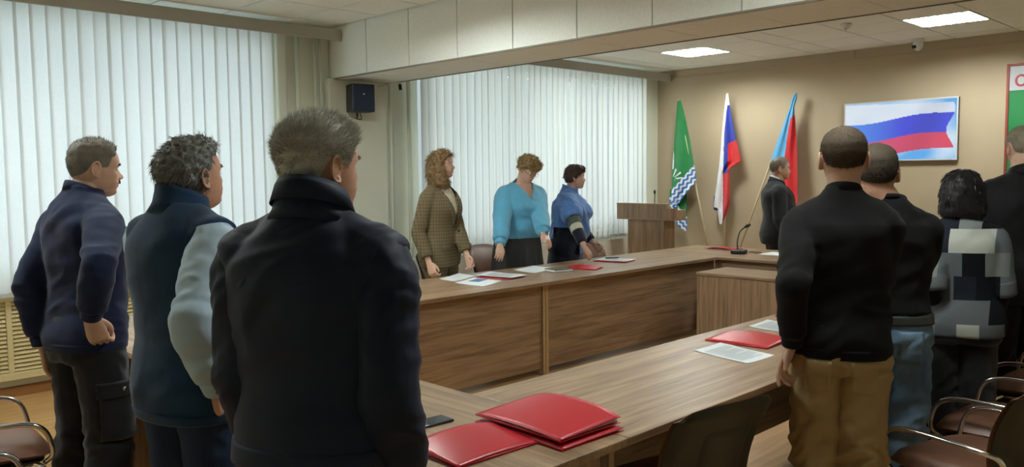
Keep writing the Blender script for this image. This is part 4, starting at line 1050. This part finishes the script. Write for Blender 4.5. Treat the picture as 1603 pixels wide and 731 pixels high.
# ================================================================== people: clothes and individuals
def cloth_mat(name, c, rough=.85, var=.08, sheen=.25, bscale=420, bstr=.2, vscale=10): return mat('cloth_' + name, rgb(*c), rough, 0, var, vscale, bscale, bstr, .002, sheen, .25)
def math_(nt, op, a, b=None):
    n = nt.nodes.new('ShaderNodeMath'); n.operation = op
    for i, v in enumerate((a, b)):
        if v is None: continue
        if isinstance(v, (int, float)): n.inputs[i].default_value = v
        else: nt.links.new(v, n.inputs[i])
    return n.outputs[0]
def xyz(nt):
    t = nt.nodes.new('ShaderNodeTexCoord'); s_ = nt.nodes.new('ShaderNodeSeparateXYZ'); nt.links.new(t.outputs['Object'], s_.inputs[0]); return s_.outputs
def tweed():
    m, nt, b = newmat('cloth_tweed_check'); x, y, z = xyz(nt)
    xy = math_(nt, 'ADD', math_(nt, 'MULTIPLY', x, .7), y)
    def line(v, pitch, w): return math_(nt, 'LESS_THAN', math_(nt, 'FRACT', math_(nt, 'ADD', math_(nt, 'DIVIDE', v, pitch), 50)), w)
    l = math_(nt, 'ADD', line(xy, .026, .22), line(z, .028, .22)); l2 = math_(nt, 'ADD', line(xy, .0087, .3), line(z, .0093, .3))
    k = math_(nt, 'ADD', math_(nt, 'MULTIPLY', l, .32), math_(nt, 'MULTIPLY', l2, .14)); n = noise(nt, 260, 3, objco(nt)); k = math_(nt, 'ADD', k, math_(nt, 'MULTIPLY', n.outputs['Fac'], .3))
    nt.links.new(ramp(nt, k, [(.05, rgb(122, 110, 84)), (.8, rgb(76, 66, 48))]), b.inputs['Base Color']); b.inputs['Roughness'].default_value = .9; b.inputs['Specular IOR Level'].default_value = .2
    bump(nt, b, n.outputs['Fac'], .25, .002); return m
def patchwork():
    m, nt, b = newmat('cloth_patchwork'); x, y, z = xyz(nt)
    row = math_(nt, 'FLOOR', math_(nt, 'DIVIDE', z, .118)); off = math_(nt, 'MULTIPLY', row, .37); col = math_(nt, 'FLOOR', math_(nt, 'ADD', math_(nt, 'DIVIDE', math_(nt, 'ADD', y, math_(nt, 'MULTIPLY', x, .35)), .100), off))
    cb_ = nt.nodes.new('ShaderNodeCombineXYZ'); nt.links.new(row, cb_.inputs[0]); nt.links.new(col, cb_.inputs[1]); wn = nt.nodes.new('ShaderNodeTexWhiteNoise'); wn.noise_dimensions = '2D'; nt.links.new(cb_.outputs[0], wn.inputs['Vector'])
    r = nt.nodes.new('ShaderNodeValToRGB'); r.color_ramp.interpolation = 'CONSTANT'; e = r.color_ramp.elements
    for i, (p, c) in enumerate([(0, rgb(22, 24, 30)), (.22, rgb(100, 106, 110)), (.50, rgb(184, 188, 180)), (.66, rgb(126, 132, 132)), (.84, rgb(34, 38, 48))]):
        if i >= len(e): e.new(p)
        e[i].position = p; e[i].color = (*c, 1)
    nt.links.new(wn.outputs['Value'], r.inputs[0]); nt.links.new(r.outputs[0], b.inputs['Base Color']); b.inputs['Roughness'].default_value = .95; b.inputs['Specular IOR Level'].default_value = .15
    n = noise(nt, 240, 3, objco(nt)); bump(nt, b, n.outputs['Fac'], .4, .003); return m
def denim(name, c, fade):
    m, nt, b = newmat('cloth_' + name); n = noise(nt, 7, 4, objco(nt, (1, 1, .6))); n2 = noise(nt, 300, 2, objco(nt, (1, 1, .3)))
    k = math_(nt, 'ADD', math_(nt, 'MULTIPLY', n.outputs['Fac'], .8), math_(nt, 'MULTIPLY', n2.outputs['Fac'], .3)); nt.links.new(ramp(nt, k, [(.35, rgb(*c)), (.75, rgb(*fade))]), b.inputs['Base Color'])
    b.inputs['Roughness'].default_value = .85; b.inputs['Specular IOR Level'].default_value = .2; bump(nt, b, n2.outputs['Fac'], .2, .002); return m
m_navy = cloth_mat('navy_knit', (27, 37, 68), sheen=.1); m_cargo = cloth_mat('black_cargo', (26, 28, 34), bscale=200); m_fleece = cloth_mat('fleece_navy', (24, 52, 82), .95, .1, .2, 160, .35)
m_shirt = cloth_mat('shirt_blue', (172, 196, 214), .7, .03, .1, 900, .08); m_jacket = cloth_mat('jacket_navy', (17, 30, 54), .6, .06, .04, 500, .1); m_trou = cloth_mat('trouser_black', (20, 21, 25), .8)
m_tweed = tweed(); m_blouse = cloth_mat('blouse_cream', (214, 210, 186), .6, .08, .1, 60, .2, 60); m_sky = cloth_mat('sky_knit', (102, 178, 214), .95, .05, .4, 260, .35); m_leath = cloth_mat('skirt_leather', (56, 58, 58), .42, .08, 0, 90, .1)
m_shawl = cloth_mat('shawl_blue', (92, 134, 196), .95, .22, .4, 150, .5, 70); m_dress = cloth_mat('dress_navy', (24, 28, 44)); m_suit = cloth_mat('suit_charcoal', (34, 36, 40), .75, .05, .1); m_wsh = cloth_mat('shirt_white', (222, 222, 220), .7, .02, 0)
m_blk = cloth_mat('black_knit', (14, 14, 16), .9, .1, .03); m_tan = cloth_mat('tan_cotton', (166, 142, 102), .85, .08, .1, 350, .15); m_jean = denim('jeans_blue', (70, 100, 130), (134, 162, 186)); m_jean2 = denim('jeans_navy', (30, 42, 64), (48, 62, 86))
m_patch = patchwork(); m_shoe = mat('black_shoe', rgb(20, 18, 18), .35); m_belt = mat('belt_leather', rgb(44, 46, 44), .45); m_btn = mat('dark_button', rgb(22, 22, 24), .3); m_tie = cloth_mat('tie_dark', (48, 52, 70), .5)
def band(B, q, t0, t1, off, m, name, k=20):
    """sleeve band along the arm path; t in 0..1 shoulder-elbow, 1..2 elbow-wrist"""
    s = B.s; e, w = B.arm[q]; S = B.sh[q]
    def pt(t): return S.lerp(e, t) if t <= 1 else e.lerp(w, t - 1)
    def rd(t): return np.interp(t, [0, .55, .86, 1, 1.25, 1.6, 2], [.055, .050, .044, .043, .043, .036, .028]) * B.sp.get('am', 1.0) * (1 - .08 * B.fem)
    ts = np.linspace(t0, t1, 6); V, F = tube_vf([pt(t) for t in ts], [(rd(t) + off) * s for t in ts], k); return meshobj(name, V, F, m, B.root, True)
def dot(B, p, n, r, m, name='button'):
    p, n = Vector(p), Vector(n).normalized(); V, F = tube_vf([p - n * .002, p + n * .003], r, 12); return meshobj(name, V, F, m, B.root, True)
def hem_band(B, off, z0, z1, m, name='hem'):
    V, F = ring_loft(torso_rings(B, off, z0, z1, n=5), 40); return meshobj(name, V, F, m, B.root, True)
def flow_crew(P, N, z, th):
    d = np.clip((.19 - z) / .06, 0, 1)[:, None]; return d * np.array([[-.25, 0, -1.]]) + (1 - d) * np.array([[.35, 0, .9]])
const = lambda v: (lambda th, z: np.full(len(z), v))
def thick_top(side, top, z0=.165, z1=.205): return lambda th, z: side + (top - side) * np.clip((z - z0) / (z1 - z0), 0, 1)

# --- the man in the navy sweater and cargo trousers
pA = at(128, 350, 3.98)
B, r_ = build_person(dict(label='man in navy sweater and black cargo trousers by the radiator cover', pos=pA, face=12, h=1.80, hz=-.038, hs=1.03, yaw=-16, pitch=3, hx=.035, bend=.03, nose=1.1, gw=1.0, sh=.160, belly=.015,
    rh=('w', at(142, 498, 3.72)), rh_pole=(-.55, -1, 0), rh_curl=1.0, rh_palm=(.75, .6, 0), rh_dir=(.30, -.02, -.9), rh_thumb=.9, lh=(-.10, .17, .845), lh_pole=(-1, .3, 0), lh_curl=.5, lh_palm=(.6, -.5, 0), stance=.13, hvox=.0036))
short_hair(B, dict(front=.186, temple=.168, nape=.060, thick=thick_top(.003, .014), count=4200, len=thick_top(.006, .018), flow=flow_crew, lift=.7, mess=.22, fade=.35), hair_mat('hair_grey_brown', rgb(62, 59, 54), rgb(132, 126, 116), .7), r_, 3); brows(B, r_, MATS['hair_grey_brown'])
rng = np.random.default_rng(5); y = rng.uniform(-.022, .022, 160); P = np.stack([.0985 - 6 * y * y, y, .0675 + rng.uniform(-.0035, .004, 160)], 1); V, F4, F3 = ribbons(P, norm(np.stack([.3 + 0 * y, y * 20, -1 + 0 * y], 1)), norm(np.stack([.05 + 0 * y, y * 20, -1 + 0 * y], 1)), np.full(160, .010), .0009, rng)
meshobj('moustache', [B.HM @ Vector(q) for q in V], [tuple(map(int, f)) for f in F4] + [tuple(map(int, f)) for f in F3], MATS['hair_grey_brown'], r_)
sw = upper(B, 'sweater', m_navy, .020, .86, 1.505, 1.93, .009, folds_fn(.014, 5, 8, 1), soff=.020); collar(B, m_navy, [(1.475, .078, .068, .078), (1.50, .071, .064, .072), (1.512, .067, .062, .068)])
hem_band(B, .026, .85, .885, m_navy); [band(B, q, 1.82, 1.97, .012, m_navy, 'cuff') for q in (1, -1)]
tr_ = trousers(B, m_cargo, .014, 1.0, (.104, .102, .092, .090, .088), folds=trouser_folds(.013, 2)); s = B.s
pk = patch(B, tr_, [(-.06, .70), (.10, .70), (.10, .49), (-.06, .49)], 'y', m_cargo, 'cargo_pocket', .012, sign=-1); pf = patch(B, tr_, [(-.07, .735), (.11, .735), (.11, .675), (-.07, .675)], 'y', m_cargo, 'pocket_flap', .018, sign=-1); v = pf.data.vertices[9 * 6 + 4].co; dot(B, v, (0, -1, 0), .009, m_chrome, 'snap_button'); shoes(B, m_shoe)

# --- the man in the fleece vest
pB = at(288, 350, 2.95)
B, r_ = build_person(dict(label='man in navy fleece vest over a pale blue shirt', pos=pB, face=13, h=1.765, hz=-.045, yaw=0, pitch=-10, hx=.04, gw=1.08, belly=.03, skin='ruddy', rh=('w', at(340, 606, 2.74)), rh_pole=(-1, -.6, 0), rh_curl=.55, rh_palm=(-.25, 1, 0), rh_thumb=.2, lh=(.26, .13, .95), lh_pole=(-.5, .3, -.6), hvox=.0036, am=1.08))
sh = upper(B, 'shirt', m_shirt, .010, .95, 1.49, 1.9, .009, folds_fn(.013, 6, 11, 4, .8), soff=.022); [band(B, q, 1.80, 2.02, .016, m_shirt, 'cuff') for q in (1, -1)]
e, w = B.arm[-1]; d_ = (w - e).normalized(); nrm = (Vector((-.6, -.8, 0)) - d_ * Vector((-.6, -.8, 0)).dot(d_)).normalized(); dot(B, e.lerp(w, .92) + nrm * .049, nrm, .006, m_btn); dot(B, e.lerp(w, .70) + nrm * .058, nrm, .006, m_btn)
upper(B, 'fleece_vest', m_fleece, .030, .80, 1.485, .10, .010, folds_fn(.008, 4, 5, 8), soff=.030); hem_band(B, .036, .795, .83, m_fleece)
collar(B, m_shirt, [(1.46, .082, .080, .082), (1.50, .074, .076, .074), (1.53, .069, .070, .069)], 'shirt_collar', .25); collar(B, m_fleece, [(1.44, .118, .105, .106), (1.475, .092, .095, .092), (1.51, .084, .088, .084), (1.53, .082, .086, .082)], 'vest_collar', .35)
vo = [(-.005, 0, .050, .050, .03, .070, 2.3), (-.005, 0, .075, .070, .030, .092, 2.3), (-.005, 0, .100, .082, .012, .108, 2.3), (-.005, 0, .125, .0855, .012, .119, 2.3), (-.005, 0, .150, .088, .050, .125, 2.3), (-.005, 0, .175, .088, .072, .121, 2.3), (-.005, 0, .195, .084, .098, .112, 2.3), (-.002, 0, .215, .073, .105, .096, 2.2), (0, 0, .235, .055, .086, .074, 2.2), (0, 0, .252, .03, .05, .04, 2)]
volume_hair(B, vo, hair_mat('hair_steel', rgb(44, 46, 46), rgb(128, 130, 126)), r_, 3600, .030, 4, .007, 48, .3, .0011, .005, 1, lambda p: np.stack([-.9 + 0 * p[:, 0], 0 * p[:, 0], -.7 + 4 * (p[:, 2] - .15)], 1)); brows(B, r_, MATS['hair_steel'])
trousers(B, m_jean2, .012, .95, (.102, .098, .082, .078, .076), folds=trouser_folds(.012, 9)); shoes(B, m_shoe)

# --- the man in the dark jacket, nearest to us
pC = at(492, 350, 2.07)
B, r_ = build_person(dict(label='man in dark navy jacket seen from behind, nearest to us', pos=pC, face=31, h=1.77, hz=-.028, yaw=-26, pitch=-2, hx=.025, gw=1.05, gd=1.06, sh=.168, belly=.03, skin='ruddy', neck=.064, am=1.1, rh=(.02, -.222, .826), rh_pole=(-1, -.2, 0), rh_curl=.5, lh=(.10, .20, .835), lh_pole=(-1, .2, 0), hvox=.0034, hs=1.03))
short_hair(B, dict(front=.190, temple=.165, nape=.062, thick=thick_top(.004, .016, .14, .20), count=15000, len=lambda th, z: .008 + .018 * np.clip((z - .13) / .06, 0, 1), flow=lambda P, N, z, th: np.clip((.16 - z) / .05, 0, 1)[:, None] * np.array([[-.2, 0, -1.1]]) + np.clip((z - .15) / .05, 0, 1)[:, None] * np.array([[.5, 0, .35]]), lift=.95, mess=.22, fade=.28, w=.0006, rough=.004), hair_mat('hair_sandy_grey', rgb(112, 111, 106), rgb(226, 224, 216)), r_, 6); brows(B, r_, MATS['hair_sandy_grey'])
upper(B, 'jacket_body', m_jacket, .030, .92, 1.485, .12, .009, folds_fn(.012, 4, 6, 12), soff=.031); up2 = upper(B, 'jacket_sleeves', m_jacket, .020, 1.1, 1.47, 1.97, .008, folds_fn(.016, 6, 9, 14, .7), soff=.026)
hem_band(B, .034, .90, .95, m_jacket, 'waistband'); [band(B, q, 1.84, 2.0, .020, m_jacket, 'cuff') for q in (1, -1)]
collar(B, m_jacket, [(1.45, .118, .105, .108), (1.478, .098, .098, .098), (1.525, .082, .086, .088), (1.55, .080, .084, .086), (1.536, .088, .092, .095), (1.495, .102, .102, .106)], 'jacket_collar', .4, .003)
trousers(B, m_trou, .016, .97, (.106, .104, .088, .084, .082)); shoes(B, m_shoe)

# --- the woman in the tweed suit
pD = at(690, 350, 6.97)
B, r_ = build_person(dict(label='woman in checked olive tweed suit with long wavy hair', pos=pD, face=-72, h=1.79, yaw=38, pitch=-3, fem=1, bust=.02, hx=.015, gw=1.04, rh=('w', at(672, 412, 6.72)), rh_pole=(-1, -.25, 0), rh_curl=.8, lh=('w', at(733, 405, 6.86)), lh_pole=(-1, .2, 0), lh_curl=.9, hvox=.0044, handvox=.004, stance=.08)); s = B.s
upper(B, 'blouse', m_blouse, .004, .98, 1.505, 0, .010, folds_fn(.004, 8, 8, 3)); collar(B, m_blouse, [(1.44, .095, .080, .080), (1.475, .075, .07, .072), (1.50, .066, .064, .066)], 'blouse_collar', .35)
jk = upper(B, 'blazer', m_tweed, .026, .80, 1.475, 1.95, .009, folds_fn(.008, 5, 7, 21), lambda c: c.x > .02 and abs(c.y) < (c.z - 1.13 * s) * .30 and c.z < 1.50 * s, soff=.020)
for q in (1, -1): patch(B, jk, [(q * .004 * s, 1.13 * s), (q * .030 * s, 1.15 * s), (q * .125 * s, 1.37 * s), (q * .085 * s, 1.43 * s)], 'x', m_tweed, 'lapel', .007); patch(B, jk, [(q * .06, .99 * s), (q * .15, .99 * s), (q * .15, .955 * s), (q * .06, .955 * s)], 'x', m_tweed, 'pocket_flap', .007)
dot(B, (.17 * s, .012, 1.10 * s), (1, 0, 0), .010, m_btn); dot(B, (.155 * s, .012, .99 * s), (1, 0, 0), .010, m_btn); trousers(B, m_tweed, .012, 1.0, (.100, .094, .078, .078, .084)); shoes(B, m_shoe)
vo = [(-.02, 0, -.075, .105, .055, .085, 2.2), (-.02, 0, -.045, .122, .070, .105, 2.2), (-.02, 0, 0, .125, .055, .112, 2.2), (-.02, 0, .05, .114, .038, .118, 2.2), (-.015, 0, .10, .104, .030, .122, 2.2), (-.01, 0, .15, .098, .040, .120, 2.2), (-.005, 0, .185, .090, .074, .110, 2.2), (0, 0, .21, .078, .092, .092, 2.2), (0, 0, .235, .056, .068, .066, 2.2), (0, 0, .252, .02, .03, .03, 2)]
volume_hair(B, vo, hair_mat('hair_auburn', rgb(66, 48, 30), rgb(150, 122, 84)), r_, 4500, .060, 9, .010, 38, .38, .0014, .006)

# --- the woman in the sky blue sweater
pE = at(810, 350, 7.72)
B, r_ = build_person(dict(label='woman in sky blue sweater looking down with both hands on table', pos=pE, face=-102, h=1.775, yaw=12, pitch=34, fem=1, bust=.055, belly=.05, gw=1.24, gd=1.22, bend=.18, hx=.04, hz=-.02, sh=.184, am=1.2, rh=('w', at(781, 400, 7.12)), rh_pole=(-.8, -.6, 0), rh_curl=.55, rh_palm=(-.8, .3, 0), lh=('w', at(857, 396, 7.10)), lh_pole=(-.8, .6, 0), lh_curl=.4, lh_palm=(-.7, -.2, -.3), lh_dir=(.75, .0, -.65), hvox=.0044, handvox=.004)); s = B.s
upper(B, 'sweater', m_sky, .024, .99, 1.50, 1.9, .010, folds_fn(.014, 5, 7, 33), lambda c: c.x > .03 and abs(c.y) < (c.z - 1.345 * s) * .62, soff=.030); hem_band(B, .020, .985, 1.02, m_sky); [band(B, q, 1.80, 1.97, .014, m_sky, 'cuff') for q in (1, -1)]
V, F = ring_loft([(B.sx(z), 0, z * s, w * s, f * s, b * s, 2.3) for z, w, f, b in ((.42, .27, .22, .22), (.6, .262, .205, .215), (.78, .245, .185, .20), (.92, .232, .178, .182), (1.03, .208, .172, .148), (1.06, .200, .166, .142))], 44); finish('leather_skirt', remesh([(V, F)], .012, 2), m_leath, r_, lambda P: .014 * np.sin(np.arctan2(P[:, 1], P[:, 0]) * 13 + 2 * P[:, 2]) * np.clip((1.0 - P[:, 2]) * 2.5, 0, 1)); shoes(B, m_shoe)
vo = [(-.005, 0, .075, .060, .02, .090, 2.3), (-.005, 0, .10, .082, .012, .108, 2.3), (-.005, 0, .13, .094, .030, .120, 2.3), (0, 0, .16, .099, .080, .124, 2.3), (0, 0, .19, .097, .112, .118, 2.3), (0, 0, .215, .086, .112, .104, 2.3), (0, 0, .24, .064, .086, .078, 2.2), (0, 0, .258, .025, .04, .03, 2)]
volume_hair(B, vo, hair_mat('hair_blond', rgb(96, 74, 42), rgb(190, 162, 112)), r_, 3600, .034, 12, .018, 30, .7, .0014, .006, 1, lambda p: np.stack([1.2 * np.sign(p[:, 0] + .02), 0 * p[:, 0], -1 + 0 * p[:, 0]], 1))
m_gl = mat('glasses_metal', rgb(60, 56, 52), .3, .8)
gp = [];  gr = None
for q in (1, -1):
    c = [B.HM @ Vector((.103 - .004 * math.cos(a), q * .033 + .024 * math.cos(a), .113 + .017 * math.sin(a))) for a in np.linspace(0, 2 * PI, 21)]; gp.append(tube_vf(c, .0016, 6)); gp.append(tube_vf([B.HM @ Vector(p) for p in ((.100, q * .057, .117), (.06, q * .078, .120), (-.01, q * .081, .122))], .0014, 6))
gp.append(tube_vf([B.HM @ Vector((.105, t * .009, .117 + .003 * (1 - abs(t)))) for t in (-1, 0, 1)], .0014, 6)); V, F = join_vf(gp); meshobj('glasses', V, F, m_gl, r_, True)

# --- the woman in the blue shawl
pF = at(886, 350, 8.22)
B, r_ = build_person(dict(label='woman in blue knitted shawl over a dark navy dress', pos=pF, face=-50, h=1.665, yaw=8, pitch=0, fem=1, bust=.05, belly=.06, gw=1.28, gd=1.28, bend=.10, hx=.03, sh=.18, am=1.2, rh=('w', at(915, 388, 7.75)), rh_pole=(-.9, -.3, 0), rh_curl=.5, rh_palm=(-.4, .6, -.5), rh_dir=(.55, 0, -.8), lh=(.30, .14, .92), lh_pole=(-.6, .8, 0), hvox=.0046, handvox=.0042, neck=.062)); s = B.s
upper(B, 'dress', m_dress, .014, .70, 1.48, 1.98, .011, folds_fn(.009, 5, 6, 41), soff=.016)
V, F = ring_loft([(0, 0, z * s, w * s, f * s, b * s, 2.3) for z, w, f, b in ((.42, .25, .22, .22), (.7, .25, .20, .21), (.84, .235, .18, .19))], 36); meshobj('dress_skirt', V, F, m_dress, r_, True)
m_sg, m_sc = cloth_mat('sleeve_green', (74, 88, 80)), cloth_mat('sleeve_cream', (196, 190, 172)); band(B, -1, .74, 1.0, .022, m_sg, 'sleeve_stripe'); band(B, -1, 1.0, 1.28, .021, m_sc, 'sleeve_stripe')
upper(B, 'shawl', m_shawl, lambda z: .040 + .02 * max(0, 1.2 - z), .84, 1.50, .80, .011, folds_fn(.024, 6, 5, 44, .9, .5), lambda c: c.z < 1.12 * s and -.12 < c.x < .14 and c.y < 0 or c.z < .93 * s + .25 * abs(c.x - .16) and c.x < .1, soff=.045)
collar(B, m_shawl, [(1.43, .125, .105, .115), (1.475, .098, .09, .098), (1.51, .085, .082, .088), (1.525, .088, .085, .092)], 'shawl_collar', .3, .006)
vo = [(-.005, 0, .062, .055, .0, .082, 2.3), (-.005, 0, .09, .078, .008, .103, 2.3), (-.005, 0, .12, .088, .022, .114, 2.3), (0, 0, .15, .092, .070, .118, 2.3), (0, 0, .18, .090, .104, .112, 2.3), (0, 0, .21, .078, .106, .096, 2.3), (0, 0, .235, .056, .078, .070, 2.2), (0, 0, .25, .022, .03, .03, 2)]
volume_hair(B, vo, hair_mat('hair_dark_plum', rgb(34, 24, 22), rgb(84, 62, 56)), r_, 2400, .03, 15, .008, 40, .45, .0014, .006, 1, lambda p: np.stack([.6 * np.sign(p[:, 0]), 0 * p[:, 0], -1 + 0 * p[:, 0]], 1)); shoes(B, m_shoe)

def suit(B, m, off=.026, zb=.80, shirt=True, seed=50):
    s = B.s
    if shirt: upper(B, 'shirt', m_wsh, .006, 1.0, 1.505, 0, .011, folds_fn(.003, 6, 6, 2)); collar(B, m_wsh, [(1.46, .078, .076, .078), (1.50, .071, .071, .073), (1.528, .067, .068, .069)], 'shirt_collar', .15)
    jk = upper(B, 'suit_jacket', m, off, zb, 1.48, 1.92, .010, folds_fn(.008, 5, 6, seed), lambda c: c.x > .02 and abs(c.y) < (c.z - 1.15 * s) * .26 and c.z < 1.5 * s, soff=.024)
    collar(B, m, [(1.45, .108, .10, .104), (1.485, .088, .092, .09), (1.512, .079, .082, .080)], 'jacket_collar', .5, .004)
    for q in (1, -1): patch(B, jk, [(q * .004 * s, 1.14 * s), (q * .03 * s, 1.16 * s), (q * .12 * s, 1.38 * s), (q * .08 * s, 1.44 * s)], 'x', m, 'lapel', .006)
    if shirt:
        st_ = [o for o in B.root.children if o.name.startswith('shirt')][0]; patch(B, st_, [(-.012, 1.465 * s), (.012, 1.465 * s), (.035, 1.17 * s), (-.035, 1.17 * s)], 'x', m_tie, 'tie', .006, (4, 14))
    trousers(B, m, .014, 1.0, (.104, .10, .085, .082, .08)); shoes(B, m_shoe)
# --- the man in a suit by the flags
pG = at(1216, 350, 9.5)
B, r_ = build_person(dict(label='man in charcoal suit and tie standing before the red and blue flag', pos=pG, face=-52, h=1.735, yaw=-4, pitch=0, gw=1.14, gd=1.2, belly=.07, skin='ruddy', hx=.02, hvox=.0046, handvox=.0042, rh=(.12, -.235, .845), rh_pole=(-1, -.2, 0), lh=(.1, .24, .84), am=1.1, neck=.064))
short_hair(B, dict(front=.190, temple=.172, nape=.062, thick=thick_top(.006, .014), count=2500, len=const(.016), flow=lambda P, N, z, th: np.tile([[-.9, 0, -.3]], (len(z), 1)), lift=.4, w=.0012), hair_mat('hair_ash', rgb(70, 64, 56), rgb(140, 130, 116)), r_, 8); brows(B, r_, MATS['hair_ash']); suit(B, m_suit)

# --- the man in the black sweater and tan trousers
pH = at(1319, 350, 3.50)
B, r_ = build_person(dict(label='man in black sweater and tan trousers leaning a hand on table', pos=pH, face=26, h=1.765, yaw=2, pitch=-2, gw=.97, gd=1.0, skin='fair', bend=.02, neck=.060, lh=('w', at(1240, 540, 3.40)), lh_pole=(-1, .1, 0), lh_curl=[.25, .55, .7, .75], lh_palm=(-.3, -.9, -.2), lh_dir=(-.10, .35, -.9), lh_thumb=.25, lh_thumb_side=None, sh=.150, am=.95, rh=(.22, -.09, .90), rh_pole=(-1, -.02, -.3), hvox=.0036, stance=.078, hs=1.04) | dict(lh_thumb_side=1))
short_hair(B, dict(front=.195, temple=.175, nape=.066, thick=thick_top(.002, .007, .12, .2), count=7000, len=const(.008), flow=flow_crew, lift=.8, mess=.25, fade=.4, w=.0007, rough=.003, rfreq=150), hair_mat('hair_brown_buzz', rgb(30, 24, 18), rgb(84, 70, 54), .8), r_, 10)
upper(B, 'sweater', m_blk, .020, .87, 1.50, 1.93, .009, folds_fn(.014, 5, 7, 61), soff=.020); hem_band(B, .022, .86, .90, m_blk); [band(B, q, 1.78, 1.98, .014, m_blk, 'cuff') for q in (1, -1)]; collar(B, m_blk, [(1.475, .08, .07, .08), (1.498, .072, .066, .074), (1.508, .068, .063, .070)])
tr_ = trousers(B, m_tan, .012, 1.0, (.102, .100, .086, .084, .084), folds=trouser_folds(.030, 17)); s = B.s
for q in (1, -1): patch(B, tr_, [(q * .035, .855 * s), (q * .135, .855 * s), (q * .13, .72 * s), (q * .04, .73 * s)], 'x', m_tan, 'back_pocket', .004, sign=-1)
shoes(B, m_shoe)
# --- the man in jeans
pI = at(1390, 350, 3.98)
B, r_ = build_person(dict(label='man in black shirt and faded blue jeans with a belt', pos=pI, face=30, h=1.705, yaw=-4, pitch=0, gw=1.03, gd=1.05, skin='ruddy', hx=.0, hy=.05, neck=.064, sh=.155, rh=(.24, -.10, .91), rh_pole=(-1, -.02, -.3), lh=(.24, .10, .91), lh_pole=(-1, .02, -.3), hvox=.0038, stance=.085, hs=1.04))
short_hair(B, dict(front=.195, temple=.178, nape=.062, thick=thick_top(.005, .012), count=5000, len=const(.013), flow=lambda P, N, z, th: np.tile([[-.6, 0, -.8]], (len(z), 1)), lift=.5, mess=.2, w=.0009), hair_mat('hair_dark_brown', rgb(26, 22, 17), rgb(84, 72, 58), .75), r_, 11)
upper(B, 'shirt', m_blk, .016, 1.0, 1.50, 1.9, .009, folds_fn(.014, 5, 7, 71), soff=.016); collar(B, m_blk, [(1.478, .082, .072, .082), (1.50, .075, .068, .076)]); tr_ = trousers(B, m_jean, .014, 1.03, (.108, .104, .090, .088, .086), folds=trouser_folds(.028, 23)); s = B.s
hem_band(B, .024, .955, .998, m_belt, 'belt')
for q in (1, -1): patch(B, tr_, [(q * .03, .93 * s), (q * .13, .93 * s), (q * .125, .79 * s), (q * .04, .80 * s)], 'x', m_jean, 'back_pocket', .005, sign=-1)
shoes(B, m_shoe)
# --- the woman in the checked cardigan
pJ = at(1505, 350, 4.75)
B, r_ = build_person(dict(label='woman in black, grey and white patchwork cardigan with black bob', pos=pJ, face=26, h=1.585, yaw=0, fem=1, gw=1.12, gd=1.12, bust=.03, belly=.03, am=1.1, sh=.165, lh=('w', at(1469, 500, 4.75)), lh_pole=(-1, .3, 0), lh_curl=.5, rh=(.12, -.2, .85), hvox=.0046, handvox=.004)); s = B.s
upper(B, 'undershirt', m_blk, .006, .95, 1.50, 1.95, .010, None, soff=.010); upper(B, 'patchwork_cardigan', m_patch, .030, .84, 1.485, 1.0, .010, folds_fn(.007, 4, 5, 81), soff=lambda u: .024 + .02 * u); [band(B, q, .80, 1.02, .044, m_patch, 'turned_cuff') for q in (1, -1)]; collar(B, m_blk, [(1.46, .088, .08, .085), (1.50, .072, .068, .07), (1.525, .068, .064, .066)])
trousers(B, m_trou, .018, .98, (.115, .112, .10, .098, .098)); shoes(B, m_shoe)
vo = [(-.01, 0, -.005, .098, .045, .100, 2.3), (-.01, 0, .02, .110, .062, .112, 2.3), (-.005, 0, .07, .110, .055, .118, 2.3), (0, 0, .12, .106, .050, .120, 2.3), (0, 0, .16, .100, .075, .118, 2.3), (0, 0, .195, .090, .100, .108, 2.3), (0, 0, .225, .070, .086, .086, 2.2), (0, 0, .25, .025, .03, .03, 2)]
volume_hair(B, vo, hair_mat('hair_black', rgb(10, 9, 10), rgb(34, 30, 32), .4), r_, 2200, .028, 19, .006, 14, .03, .0015, .007)
# --- the man in black at the right edge
pK = at(1600, 350, 5.6)
B, r_ = build_person(dict(label='bald-crowned grey man in black suit cut by the right edge', pos=pK, face=36, h=1.84, yaw=2, gw=1.16, gd=1.12, belly=.05, hvox=.0044, handvox=.004, neck=.066, am=1.1, hs=1.05))
short_hair(B, dict(front=.205, temple=.185, nape=.064, thick=thick_top(.004, .003), count=3500, len=const(.010), flow=flow_crew, lift=.5, mess=.2, w=.0009, rough=.001), hair_mat('hair_thin_grey', rgb(96, 84, 68), rgb(150, 140, 122)), r_, 14); m_suitb = cloth_mat('suit_black', (14, 15, 18), .75, .05, .08); suit(B, m_suitb, .028, .78, True, 91)
